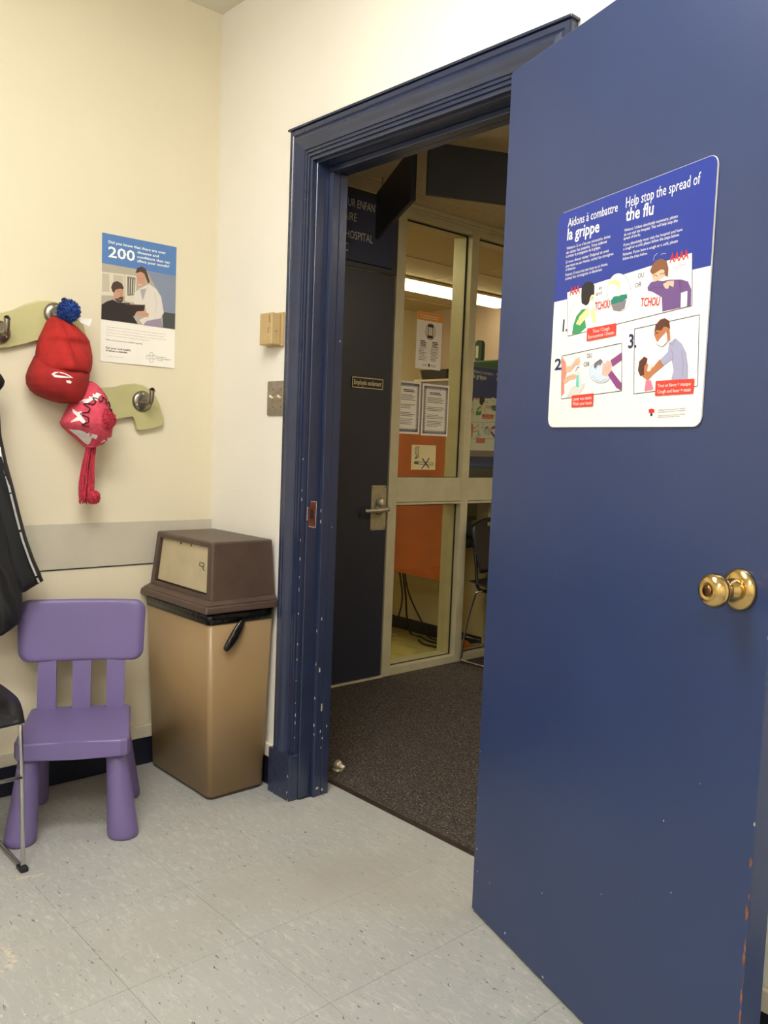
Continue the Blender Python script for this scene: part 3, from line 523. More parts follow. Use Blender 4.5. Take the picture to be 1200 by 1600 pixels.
# ================================================================== STRUCTURE
RX, RY, CZ = 4.2, -3.7, 2.672         # waiting room: x 0..RX, y RY..0
XO, XI, XRI, XRO = 0.475, 0.580, 1.4446, 1.5496   # casing outer/inner, left and right
ZI, ZO = 2.045, 2.150
WT = 0.108
CE = 0.178          # where the carpet starts
fl_ = tag(boxes('floor', [((0, RY, -0.06), (RX, 0.0, -0.0035)), ((-0.2, 0.0, -0.06), (2.4, CE-0.005, -0.0035))], 'tile_grout'), 'grey vinyl tile floor of the waiting room with pale scuffs', 'floor', kind='structure')
def tile_mesh(tx, ty):
    bm = bmesh.new(); add_box(bm, (0, 0, -0.0032), (tx, ty, 0))
    bmesh.ops.bevel(bm, geom=[e for e in bm.edges if e.verts[0].co.z > -1e-6 and e.verts[1].co.z > -1e-6], offset=0.0004, segments=1, affect='EDGES')
    me = bpy.data.meshes.new('floor_tile'); bm.to_mesh(me); bm.free(); me.materials.append(M['vinyl_tile']); return me
_tm = {}
def tile(x0, y0, x1, y1):
    if x1-x0 < 0.01 or y1-y0 < 0.01: return
    k = (round(x1-x0, 4), round(y1-y0, 4))
    if k not in _tm: _tm[k] = tile_mesh(*k)
    o = link('floor_tile', _tm[k], None, fl_); o.location = (x0, y0, 0)
SCUFFS = [([(0.80, -1.07), (0.83, -1.035), (0.865, -1.015), (0.905, -1.018), (0.93, -1.04), (0.945, -1.075)], 0.016), ([(0.775, -1.05), (0.79, -1.03), (0.80, -1.0)], 0.006), ([(0.545, -0.905), (0.56, -0.87), (0.565, -0.825)], 0.014), ([(0.87, -0.60), (0.878, -0.592), (0.886, -0.598), (0.882, -0.608)], 0.003), ([(1.02, -0.85), (1.035, -0.83), (1.03, -0.81)], 0.004), ([(0.50, -0.36), (0.55, -0.34), (0.58, -0.30)], 0.005)]
T = 0.305; GAP = 0.00035
for i in range(-1, 12):
    for j in range(-10, 5):
        a, b = 0.855+T*(i-2), -0.866+T*j
        x0, x1, y0, y1 = max(a+GAP, 0.002), min(a+T-GAP, RX-0.002), max(b+GAP, RY+0.002), min(b+T-GAP, -0.0)
        tile(x0, y0, x1, y1)
        tile(max(x0, XI+0.012), max(b+GAP, 0.0002), min(x1, XRI-0.012), min(b+T-GAP, WT))
        tile(max(a+GAP, -0.2), max(b+GAP, WT+0.0002), min(a+T-GAP, 2.4), min(b+T-GAP, CE-0.006))
tag(box('wall_left', (-0.1, RY, 0), (0, WT, CZ), 'wall_paint_left'), 'cream painted wall on the left with coat racks', 'wall', kind='structure')
tag(boxes('wall_back', [((0, 0, 0), (XI-0.012, WT, CZ)), ((XRI+0.012, 0, 0), (RX, WT, CZ)), ((XI-0.012, 0, ZI+0.012), (XRI+0.012, WT, CZ))], 'wall_paint'), 'cream painted wall around the doorway', 'wall', kind='structure')
tag(box('wall_right', (RX, RY, 0), (RX+0.1, WT, CZ), 'wall_paint'), 'cream painted wall to the right outside the picture', 'wall', kind='structure')
tag(box('wall_front', (-0.1, RY-0.1, 0), (RX+0.1, RY, CZ), 'wall_paint'), 'cream painted wall behind the camera', 'wall', kind='structure')
tag(box('ceiling', (-0.1, RY-0.1, CZ), (RX+0.1, WT, CZ+0.08), 'ceiling_paint'), 'cream plaster ceiling of the waiting room', 'ceiling', kind='structure')
def scuff(pts, wd):
    o = stroke('scuff_mark', pts, wd, 'chip_white', fl_, 0.0004)
    for k, q in enumerate(o.data.vertices): q.co.x += random.uniform(-.004, .004); q.co.y += random.uniform(-.004, .004)
for i in range(len(SCUFFS)): scuff(*SCUFFS[i])
# wall guard strip on the left wall
t = tag(empty('trim_1'), 'flat taupe wall guard band along the left wall', 'trim', kind='structure')
box('guard_board', (0.0003, RY+0.01, 0.726), (0.004, -0.0005, 0.876), 'guard', t, 0.0012, 1)
box('dark_joint', (0.0002, RY+0.01, 0.7225), (0.0022, -0.0005, 0.7262), 'edge_dark', t)  # thin dark strip along the guard's lower edge
# baseboards
def baseboard(name, label, a, b, nx, ny):
    """a,b: along-wall ends (x,y); (nx,ny) room normal"""
    o = tag(empty(name), label, 'baseboard', kind='structure')
    def strip(n, z0, z1, d, m, bv=0.002):
        xs = sorted((a[0]+nx*0.0004, b[0]+nx*d)); ys = sorted((a[1]+ny*0.0004, b[1]+ny*d))
        box(n, (xs[0], ys[0], z0), (xs[1], ys[1], z1), m, o, bv, 2)
    strip('vinyl_strip', 0.001, 0.099, 0.008, 'vinyl_base'); strip('top_moulding', 0.099, 0.146, 0.013, 'trim_cream', 0.004)
baseboard('baseboard_left', 'black vinyl baseboard with cream moulding under the coat racks', (0, RY+0.01), (0, -0.014), 1, 0)
baseboard('baseboard_back', 'black vinyl baseboard with cream moulding beside the bin', (0.0145, 0), (0.455, 0), 0, -1)
baseboard('baseboard_right', 'black vinyl baseboard with cream moulding behind the open blue door', (XRO+0.03, 0), (RX-0.01, 0), 0, -1)

# door frame
fr_ = tag(empty('trim_2'), 'blue moulded door frame with chipped paint around the doorway', 'door frame', kind='structure')
PROF = [(0, 0.0), (0, 0.024), (0.003, 0.028), (0.016, 0.028), (0.019, 0.025), (0.022, 0.029), (0.029, 0.034), (0.038, 0.035), (0.047, 0.031), (0.058, 0.025), (0.069, 0.021), (0.0705, 0.017), (0.073, 0.017), (0.075, 0.020), (0.080, 0.020), (0.0815, 0.015), (0.084, 0.015), (0.086, 0.018), (0.092, 0.018), (0.0935, 0.012), (0.097, 0.012), (0.099, 0.015), (0.105, 0.014), (0.105, 0.0)]
def casing(name, stations):
    v, f = [], []; n = len(PROF)
    for s in stations:
        for wd, d in PROF: x, z = s(wd); v.append((x, -d-0.0003, z))
    for i in range(n-1): f.append((i, i+1, n+i+1, n+i))
    f.append(tuple(range(n))[::-1]); f.append(tuple(n+i for i in range(n)))
    bm = bmesh.new(); vs = [bm.verts.new(p) for p in v]
    for q in f: bm.faces.new([vs[i] for i in q])
    return from_bm(name, bm, 'frame_blue', fr_)
PB = 0.152
casing('casing', [lambda q: (XO+q, PB), lambda q: (XO+q, ZO-q)])
casing('casing', [lambda q: (XO+q, ZO-q), lambda q: (XRO-q, ZO-q)])
casing('casing', [lambda q: (XRO-q, ZO-q), lambda q: (XRO-q, PB)])
box('cap_moulding', (XO-0.006, -0.034, ZO), (XRO+0.006, -0.0003, ZO+0.007), 'frame_blue', fr_, 0.002)
for xa, xb in ((XO-0.012, XI+0.004), (XRI-0.004, XRO+0.012)):
    box('plinth_block', (xa, -0.037, 0.0005), (xb, -0.0003, PB), 'frame_blue', fr_, 0.003)
box('jamb', (XI-0.0115, 0.0003, 0.0005), (XI+0.006, WT+0.006, ZI+0.0115), 'frame_blue', fr_, 0.0015, 1)
box('jamb', (XRI-0.006, 0.0003, 0.0005), (XRI+0.0115, WT+0.006, ZI+0.0115), 'frame_blue', fr_, 0.0015, 1)
box('jamb', (XI+0.006, 0.0003, ZI-0.006), (XRI-0.006, WT+0.006, ZI+0.0115), 'frame_blue', fr_, 0.0015, 1)
for y0, y1, d in ((0.048, 0.079, 0.024), (0.0800, WT+0.004, 0.0225)):
    box('door_stop_strip', (XI+0.006, y0, 0.0005), (XI+d, y1, ZI-d), 'frame_blue', fr_, 0.0025)
    box('door_stop_strip', (XRI-d, y0, 0.0005), (XRI-0.006, y1, ZI-d), 'frame_blue', fr_, 0.0025)
    box('door_stop_strip', (XI+0.006, y0, ZI-d), (XRI-0.006, y1, ZI-0.006), 'frame_blue', fr_, 0.0025)
# strike recess: bare rusty metal where the plate sat
jx = XI+0.0062
prism('strike_recess', [(0.006, 0.905), (0.034, 0.900), (0.035, 0.982), (0.012, 0.984), (0.012, 0.968), (-0.001, 0.966), (-0.001, 0.925), (0.006, 0.922)], 0.0006, 'rust_plate', fr_, lambda x, y, z: Vector((jx+z, x+0.002, y)))
strokes_pts = [((0.034, 0.899), (0.035, 0.983)), ((0.035, 0.983), (0.012, 0.985)), ((0.006, 0.904), (0.034, 0.899)), ((-0.001, 0.924), (-0.001, 0.967))]
so = strokes('bare_edge', strokes_pts, 0.0022, 'chip_white', fr_, 0.0009)
for v in so.data.vertices: v.co = Vector((jx+v.co.z, v.co.x+0.002, v.co.y))
box('strike_hole', (jx, 0.012, 0.928), (jx+0.0009, 0.026, 0.958), 'edge_dark', fr_)
def chip(parent, m, frm, cx, cy, sx, sy):
    n = 7; pts = []
    for i in range(n):
        a = 2*math.pi*i/n+random.uniform(-.25, .25); k = random.uniform(.6, 1.15); pts.append((cx+sx*k*math.cos(a), cy+sy*k*math.sin(a)))
    prism('paint_chip', pts, 0.0005, m, parent, frm)
edge = lambda x, y, z: Vector((XI+0.0245+z, x, y))               # on the stop's side face
face = lambda x, y, z: Vector((x, 0.0476-z, y))                   # on the stop's front face
cas = lambda x, y, z: Vector((x, -0.0145-z, y))
plin = lambda x, y, z: Vector((x, -0.0372-z, y))
for (y, z, sy, sz) in ((0.072, 0.30, .0035, .016), (0.07, 0.222, .0025, .006), (0.078, 0.196, .002, .006), (0.074, 0.165, .002, .004), (0.096, 0.235, .002, .008), (0.058, 0.43, .003, .01), (0.06, 0.60, .002, .006), (0.063, 0.03, .006, .005), (0.085, 0.02, .004, .004), (0.09, 0.9, .0015, .003), (0.097, 1.5, .002, .004)):
    chip(fr_, 'chip_white', edge, y, z, sy, sz)
for (x, z, sx, sz) in ((XI+0.018, 0.335, .002, .006), (XI+0.018, 0.245, .003, .007), (XI+0.02, 0.215, .0015, .005), (XI+0.018, 0.955, .0018, .006), (XI+0.019, 0.92, .002, .008), (XI+0.018, 0.45, .002, .008), (XI+0.017, 0.56, .002, .005)):
    chip(fr_, 'chip_white', face, x, z, sx, sz)
for (z, s) in ((0.325, .004), (0.285, .007), (0.26, .006), (0.21, .004), (0.40, .004), (0.52, .005), (0.70, .007), (0.74, .004), (0.80, .008), (0.86, .006), (0.99, .006), (1.02, .004), (1.12, .003), (0.47, .004), (0.62, .005)):
    chip(fr_, 'chip_white', cas, XI-0.003+random.uniform(-.001, .001), z, .0018, s)
for (x, z, s) in ((XI-0.004, 0.085, .0045), (XI-0.006, 0.03, .0045), (XI-0.002, 0.005, .003), (XO+0.02, 0.004, .002)):
    chip(fr_, 'chip_white', plin, x, z, .0025, s)
th = tag(empty('trim_3'), 'brown metal threshold strip between vinyl floor and carpet', 'threshold', kind='structure')
box('strip', (-0.2, CE-0.008, -0.003), (2.4, CE+0.010, 0.006), 'threshold', th, 0.003, 2)

# ------------------------------------------------------------------ hall and office shell
HX, HCZ = -0.37, 2.352
tag(boxes('floor_hall', [((HX, CE, -0.06), (3.4, 3.4, 0.0015)), ((HX, WT, -0.06), (-0.2, CE, 0.0015)), ((2.4, WT, -0.06), (3.4, CE, 0.0015))], 'carpet'), 'dark flecked carpet of the hall beyond the doorway', 'carpet', kind='structure')
tag(box('wall_hall_right', (3.4, WT, 0), (3.5, 3.4, HCZ), 'hall_wall'), 'beige end wall of the hall hidden by the door', 'wall', kind='structure')
tag(box('wall_hall_far', (HX, 3.4, 0), (3.5, 3.5, HCZ), 'hall_wall'), 'beige far wall of the hall hidden by the door', 'wall', kind='structure')
tag(boxes('wall_hall_left', [((HX-0.1, WT, 0), (HX, 0.30, HCZ)), ((HX-0.1, 2.82, 0), (HX, 3.4, HCZ))], 'hall_wall'), 'beige wall pieces beside the glazed partition', 'wall', kind='structure')
def tiled_ceiling(name, label, x0, y0, x1, y1, z, sx, sy, ox, oy, skip=()):
    c = tag(box(name, (x0, y0, z+0.012), (x1, y1, z+0.07), 'grid_cream'), label, 'ceiling', kind='structure')
    memo = {}
    i = math.floor((x0-ox)/sx)
    while ox+i*sx < x1:
        j = math.floor((y0-oy)/sy)
        while oy+j*sy < y1:
            a0, a1 = max(ox+i*sx+0.010, x0), min(ox+(i+1)*sx-0.010, x1); b0, b1 = max(oy+j*sy+0.010, y0), min(oy+(j+1)*sy-0.010, y1)
            if a1-a0 > 0.03 and b1-b0 > 0.03 and (i, j) not in skip:
                k = (round(a1-a0, 4), round(b1-b0, 4))
                if k not in memo:
                    bm = bmesh.new(); add_box(bm, (0, 0, 0), (k[0], k[1], 0.0115))
                    me = bpy.data.meshes.new('ceiling_tile'); bm.to_mesh(me); bm.free(); me.materials.append(M['tile_white']); memo[k] = me
                o = link('ceiling_tile', memo[k], None, c); o.location = (a0, b0, z+0.0003+0.004*((i+j) % 2)*0)
            j += 1
        # T bars
        i += 1
    bars = []
    i = math.floor((x0-ox)/sx)+1
    while ox+i*sx < x1:
        bars.append(((ox+i*sx-0.0095, y0, z-0.003), (ox+i*sx+0.0095, y1, z+0.0115))); i += 1
    for b in bars: box('grid_bar', b[0], b[1], 'grid_cream', c)
    j = math.floor((y0-oy)/sy)+1
    while oy+j*sy < y1:
        box('grid_bar', (x0, oy+j*sy-0.0095, z-0.0025), (x1, oy+j*sy+0.0095, z+0.0112), 'grid_cream', c); j += 1
    return c
tiled_ceiling('ceiling_hall', 'suspended tile ceiling of the hall with a dark stain', HX, WT, 3.4, 3.4, HCZ, 0.61, 1.22, 0.40, 0.72)
OCZ = 2.43
tiled_ceiling('ceiling_office', 'suspended tile ceiling of the office behind the glass', -3.2, 0.4, HX-0.1, 4.14, OCZ, 0.61, 1.22, -0.3, 0.6)
tag(box('floor_office', (-3.2, 0.4, -0.06), (HX, 4.14, 0.001), 'office_floor'), 'yellowish vinyl floor of the office behind the glass', 'floor', kind='structure')
tag(box('wall_office_left', (-3.3, 0.4, 0), (-3.2, 4.14, OCZ), 'office_wall'), 'olive beige office wall seen behind the phone notice', 'wall', kind='structure')
tag(box('wall_office_far', (-3.3, 4.14, 0), (HX-0.1, 4.24, OCZ), 'office_far'), 'pinkish beige far office wall behind the green box', 'wall', kind='structure')
tag(boxes('wall_office_near', [((-3.3, 0.3, 0), (HX-0.1, 0.4, OCZ))], 'office_wall'), 'near office wall hidden behind the dark door', 'wall', kind='structure')
tag(boxes('wall_office_side', [((HX-0.11, 2.83, 0), (HX-0.101, 4.14, OCZ))], 'office_wall'), 'office side of the partition wall', 'wall', kind='structure')
hw = tag(box('wall_office_low', (-3.2, 2.10, 0.0), (HX-0.105, 2.17, 0.90), 'office_wall'), 'low beige wall under the desk behind the glass', 'wall', kind='structure')
bo = tag(empty('baseboard_office'), 'dark vinyl baseboard below the desk behind the glass', 'baseboard', kind='structure')
box('vinyl_strip', (-3.19, 2.092, 0.0015), (HX-0.11, 2.0996, 0.078), 'vinyl_base', bo, 0.002)

# glazed partition
wn = tag(empty('window_1'), 'cream aluminium glazed partition between hall and office', 'window', kind='structure')
PY = [(1.222, 1.280), (1.752, 1.806), (2.76, 2.818)]
for a, b in PY: box('post', (HX-0.135, a, 0.0), (HX, b, HCZ-0.001), 'alu', wn, 0.002)
GX = HX-0.040
for k in range(2):
    a, b = PY[k][1], PY[k+1][0]
    box('head_rail', (HX-0.135, a, 2.287), (HX-0.002, b, HCZ-0.001), 'alu', wn, 0.002)
    box('middle_rail', (HX-0.135, a, 0.886), (HX-0.001, b, 1.010), 'alu', wn, 0.003)
    box('ledge', (HX-0.1, a, 0.872), (HX+0.004, b, 0.884), 'alu', wn, 0.002)
    box('sill', (HX-0.135, a, 0.0), (HX-0.001, b, 0.042), 'alu', wn, 0.003)
    for z0, z1 in ((0.042, 0.872), (1.010, 2.287)):
        p = box('pane', (GX-0.004, a+0.0004, z0+0.0004), (GX, b-0.0004, z1-0.0004), 'glass', wn)
        e = 0.007
        boxes('gasket', [((GX+0.0004, b-e, z0), (GX+0.005, b-0.0002, z1)), ((GX+0.0004, a+0.0002, z0), (GX+0.005, a+e*.5, z1)), ((GX+0.0004, a+e*.5, z1-e), (GX+0.005, b-e, z1-0.0002)), ((GX+0.0004, a+e*.5, z0+0.0002), (GX+0.005, b-e, z0+e*.6))], 'gasket', p)
tr4 = tag(empty('trim_4'), 'cream ceiling moulding above the glazed partition', 'trim', kind='structure')
boxes('moulding', [((HX+0.0004, 1.222, HCZ-0.022), (HX+0.02, 2.82, HCZ-0.001)), ((HX+0.0004, 1.222, HCZ-0.034), (HX+0.01, 2.82, HCZ-0.022))], 'alu', tr4, 0.002)

# dark hall door
d2 = tag(empty('door_2', (HX, 0.34, 0)), 'dark staff door beside the glazed partition', 'door', kind='structure')
box('leaf', (-0.045, 0.0, 0.012), (0.0, 0.872, 1.986), 'hall_dark', d2, 0.002)
box('transom_panel', (-0.05, 0.0, 1.994), (0.0, 0.88, HCZ-0.002), 'hall_dark', d2, 0.002)
box('side_post', (-0.1, -0.039, 0), (0.0, -0.001, HCZ-0.002), 'hall_dark', d2, 0.002)
box('bottom_strip', (-0.05, 0.0, 0.002), (0.012, 0.88, 0.011), 'alu', d2, 0.002)
pl = prism('lock_plate', rrect(0.767, 0.752, 0.865, 0.972, 0.008), 0.004, 'nickel', d2, lambda x, y, z: Vector((z, x, y)), 0.001)
lathe('thumb_turn', [(0.026, 0), (0.026, 0.012), (0.022, 0.022), (0.015, 0.026), (0.0, 0.026)], 'nickel', d2, basis((0.004, 0.822, 0.888), (0, 1, 0), (0, 0, 1), (1, 0, 0)))
lathe('lever_rose', [(0.028, 0), (0.028, 0.008), (0.014, 0.014), (0.012, 0.05), (0.0, 0.05)], 'nickel', d2, basis((0.004, 0.82, 0.855), (0, 1, 0), (0, 0, 1), (1, 0, 0)))
tube('lever_handle', smooth_path([(0.045, 0.845, 0.858), (0.05, 0.82, 0.857), (0.05, 0.78, 0.853), (0.048, 0.735, 0.852), (0.03, 0.708, 0.851)]), [0.0125]*12+[0.011]*13, 'nickel', d2, 10)
for y, z in ((0.776, 0.963), (0.857, 0.963), (0.776, 0.761), (0.857, 0.761)): lathe('screw', [(0.0028, 0), (0.0022, 0.0012), (0, 0.0014)], 'edge_dark', d2, basis((0.004, y, z), (0, 1, 0), (0, 0, 1), (1, 0, 0)), 8)

# ================================================================== BLUE DOOR
AD = math.radians(-18.5); DD = Vector((math.cos(AD), math.sin(AD), 0)); DN = Vector((math.sin(AD), -math.cos(AD), 0))   # DN: face normal to the room
DW, DH, DT = 0.862, 2.062, 0.044
HP = Vector((1.405, -0.054, 0.0))
d1 = tag(empty('door_1', mw=basis(HP, DD, (0, 0, 1), DN)), 'wide open blue painted door with brass knob and flu notice', 'door', kind='structure')
box('leaf', (0, 0.009, -DT), (DW, DH, 0), 'door_blue', d1, 0.0016, 2)
for z in (0.25, 1.05, 1.80):
    h = lathe('hinge', [(0.0075, -0.05), (0.0075, 0.05)], 'brass_dark', d1, Matrix.Translation((0.008, z, -DT-0.0075)) @ Matrix.Rotation(math.pi/2, 4, 'X'), 12)
rz = basis((0.798, 0.966, 0.0), (1, 0, 0), (0, 1, 0), (0, 0, 1))
kr = lathe('knob_rose', [(0.0, 0), (0.0345, 0), (0.0345, 0.004), (0.032, 0.009), (0.024, 0.013), (0.021, 0.014), (0.0, 0.014)], 'brass', d1, rz, 40)
kn = lathe('knob', [(0.0, 0.012), (0.019, 0.012), (0.0185, 0.018), (0.014, 0.024), (0.0125, 0.03), (0.016, 0.036), (0.023, 0.042), (0.0275, 0.049), (0.0285, 0.056), (0.0265, 0.063), (0.021, 0.069), (0.015, 0.0715), (0.012, 0.0705), (0.0, 0.0700)], 'brass', d1, rz, 40)
lathe('key_cylinder', [(0.0, 0.0695), (0.0095, 0.0695), (0.0095, 0.0712), (0.0, 0.0712)], 'brass_dark', kn, rz, 24)
box('keyhole', (0.798-0.0008, 0.966-0.004, 0.0713), (0.798+0.0008, 0.966+0.004, 0.0716), 'edge_dark', kn)
fre = lambda x, y, z: Vector((DW+z, y, x))           # free edge face
frn = lambda x, y, z: Vector((x, y, z))
for (z, s, sz) in ((0.90, .0014, .004), (0.60, .0016, .004), (0.535, .003, .010), (0.48, .0016, .006), (0.452, .0035, .013), (0.398, .0024, .012), (0.372, .0035, .013), (0.338, .002, .006), (0.31, .0022, .016), (0.275, .002, .02), (0.24, .0026, .022), (0.205, .0022, .01), (0.15, .003, .02), (0.08, .003, .012)):
    chip(d1, 'chip_rust' if sz > .005 else 'chip_white', frn, DW-s*0.9, z, s, sz)
for (x, z, s) in ((0.66, 0.52, .0015), (0.69, 0.40, .0015), (0.30, 0.20, .0018), (0.08, 0.115, .0016), (0.012, 0.17, .003), (0.02, 0.115, .0018), (0.16, 0.03, .003), (0.32, 0.018, .004), (0.5, 0.3, .0012), (0.74, 0.62, .0014), (0.005, 0.3, .002), (0.006, 0.42, .0015), (0.004, 0.65, .0015)):
    chip(d1, 'chip_white', frn, x, z, s, s*random.uniform(.7, 1.6))

# ================================================================== LAMPS of the rooms and two added fill lights
def troffer(name, label, x, y, z, lx, ly, m, grp=None, drop=0.085):
    o = tag(empty(name, (x, y, z)), label, 'ceiling light', grp)
    a, b = lx/2, ly/2
    boxes('housing_rim', [((-a, -b, -0.0115), (a, b, -0.0005)), ((-a-.03, -b-.03, -0.012), (a+.03, -b, -0.0005)), ((-a-.03, b, -0.012), (a+.03, b+.03, -0.0005)), ((-a-.03, -b, -0.012), (-a, b, -0.0005)), ((a, -b, -0.012), (a+.03, b, -0.0005))], 'ivory', o)
    hexa('diffuser', (-a+.02, a-.02, -b+.02, b-.02, -0.012-drop), (-a, a, -b, b, -0.012), m, o)
    return o
troffer('ceiling_light', 'fluorescent ceiling light above the waiting room near the coat racks', 1.55, -1.30, CZ, 0.46, 1.2, 'lamp_white', 'waiting room lights')
troffer('ceiling_light', 'fluorescent ceiling light above the waiting room behind the camera', 3.1, -2.6, CZ, 0.5, 1.2, 'lamp_white', 'waiting room lights')
troffer('ceiling_light', 'dim fluorescent light on the hall ceiling', 1.85, 1.95, HCZ-0.004, 0.55, 1.15, 'lamp_hall', None, 0.01)  # unseen lamp added to brighten the hall
troffer('ceiling_light', 'fluorescent ceiling light in the office above the desk front', -1.5, 1.2, OCZ-0.004, 0.55, 1.15, 'lamp_office', None, 0.02)  # second office lamp, added out of view to light desk panel and floor
of = tag(empty('office_light', (-2.1, 3.1, OCZ-0.004)), 'long bright fluorescent fixture on the office ceiling', 'ceiling light')
box('base', (-0.11, -0.95, -0.02), (0.11, 0.9, -0.001), 'ivory', of, 0.003)
prism('lens', [(-0.10, -0.0205), (0.10, -0.0205), (0.085, -0.055), (0.05, -0.07), (-0.05, -0.07), (-0.085, -0.055)], 1.83, 'lamp_office', of, lambda x, y, z: Vector((x, -0.94+z, y)))
# ================================================================== FLU NOTICES
def flu_notice(name, label, mw, sx, sy, small):
    o = tag(empty(name, mw=mw), label, 'notice')
    prism('board', [(p[0]*sx, p[1]*sy) for p in rrect(0, 0, 0.458, 0.455, 0.018)], 0.003, 's_white', o, None, 0.0006, 1)
    data = []
    for e in FLU_SIGN:
        if e[1] == 'blue_field':
            R_ = [p for p in rrect(0.0006, 0.0006, 0.4574, 0.4544, 0.0176) if p[1] > 0.28]
            e = ('P', e[1], e[2], 0, R_+[(0.0006, 0.2696), (0.4574, 0.2705)])
        data.append(e)
    art(data, o, 0.0034, sx, sy, 0.00012, small)
    return o
org = HP+DD*0.2315+Vector((0, 0, 1.2285))+DN*0.0006
flu_notice('flu_notice', 'square bilingual flu notice with blue heading on the open blue door', basis(org, DD, (0, 0, 1), DN), 1.0, 1.0, 0.0)
flu_notice('flu_notice', 'flu notice behind office glass, half hidden by the open blue door', basis((GX-0.0085, 1.815, 1.160), (0, 1, 0), (0, 0, 1), (1, 0, 0)), 1.0, 1.0, 0.006)

# ================================================================== LEFT WALL: poster
po = tag(empty('dental_poster', mw=basis((0.0006, -0.435, 1.4155), (0, 1, 0), (0, 0, 1), (1, 0, 0))), 'paper poster with blue heading reading 200 and two people', 'poster')
N_ = 12; v, f = [], []
for i in range(N_+1):
    for j in range(N_+1):
        u, q = i/N_, j/N_
        curl = 0.004*max(0, (0.22-q)/0.22)**2*(0.25+u)*math.sin(2.2*u+0.6)
        v.append((0.272*u, 0.42*q, 0.0004+curl))
for i in range(N_):
    for j in range(N_): a = i*(N_+1)+j; f.append((a, a+N_+1, a+N_+2, a+1))
raw('sheet', v, f, 'paper', po, True)
art(DENTAL_POSTER, po, 0.0052-0.0035, 1.0, 1.0, 0.00008)
for o in po.children:
    if o.name.startswith('sheet'): continue
    for q in o.data.vertices:
        u, s = q.co.x/0.272, q.co.y/0.42
        q.co.z += 0.004*max(0, (0.22-s)/0.22)**2*(0.25+u)*math.sin(2.2*u+0.6)-0.0008

# ------------------------------------------------------------------ coat racks
RACK = [(-0.522, 1.262), (-0.516, 1.288), (-0.500, 1.304), (-0.475, 1.315), (-0.431, 1.328), (-0.387, 1.334), (-0.350, 1.345), (-0.318, 1.3495), (-0.288, 1.346), (-0.262, 1.334), (-0.240, 1.312), (-0.226, 1.280), (-0.2115, 1.236), (-0.211, 1.222), (-0.217, 1.209), (-0.262, 1.199), (-0.302, 1.191), (-0.309, 1.195), (-0.3205, 1.238), (-0.328, 1.243), (-0.397, 1.224), (-0.45, 1.205), (-0.49, 1.200), (-0.512, 1.215), (-0.521, 1.238)]
def hook(parent, y, z):
    pl = lathe('hook_plate', [(0.0, 0.0), (0.036, 0.0), (0.036, 0.003), (0.030, 0.009), (0.018, 0.012), (0.0, 0.0125)], 'steel', parent, basis((0.0215, y, z), (0, 1, 0), (0, 0, 1), (1, 0, 0)), 28)
    for a in (90, 210, 330): lathe('screw', [(0.004, 0.008), (0.003, 0.0115), (0, 0.012)], 'chrome', pl, basis((0.0215, y+0.025*math.cos(math.radians(a)), z+0.025*math.sin(math.radians(a))), (0, 1, 0), (0, 0, 1), (1, 0, 0)), 8)
    tube('hook_peg', smooth_path([(0.028, y, z-0.002), (0.055, y+0.002, z-0.006), (0.075, y+0.004, z-0.004), (0.083, y+0.005, z+0.010), (0.084, y+0.005, z+0.034), (0.0845, y+0.005, z+0.037)], 5), [0.009]*5+[0.0085]*15+[0.0075]*4+[0.010, 0.0112], 'steel', parent, 10)
def rack(name, label, dy, dz, hooks, outline=RACK):
    o = tag(empty(name, (0, dy, dz)), label, 'coat rack', 'wavy coat racks')
    prism('board', outline, 0.018, 'olive', o, lambda x, y, z: Vector((0.003+z, x, y)), 0.004, 2)
    for y, z in hooks: hook(o, y, z)
    return o
RACK1 = [(-1.01, 1.47), (-1.0, 1.50), (-0.96, 1.525), (-0.90, 1.532), (-0.84, 1.528), (-0.79, 1.524), (-0.755, 1.528), (-0.72, 1.546), (-0.683, 1.569), (-0.650, 1.582), (-0.614, 1.588), (-0.575, 1.586), (-0.542, 1.577), (-0.515, 1.556), (-0.500, 1.525), (-0.492, 1.49), (-0.490, 1.455), (-0.498, 1.444), (-0.575, 1.427), (-0.586, 1.432), (-0.598, 1.472), (-0.608, 1.476), (-0.653, 1.464), (-0.70, 1.442), (-0.735, 1.428), (-0.77, 1.423), (-0.85, 1.430), (-0.93, 1.424), (-0.985, 1.432)]
rack('coat_rack', 'pale green wavy coat rack below the dental poster', 0, 0, ((-0.294, 1.291), (-0.50, 1.285)))
rk = rack('coat_rack', 'pale green wavy coat rack, upper one behind the red cap', 0, 0, ((-0.595, 1.548), (-0.768, 1.472)), RACK1)

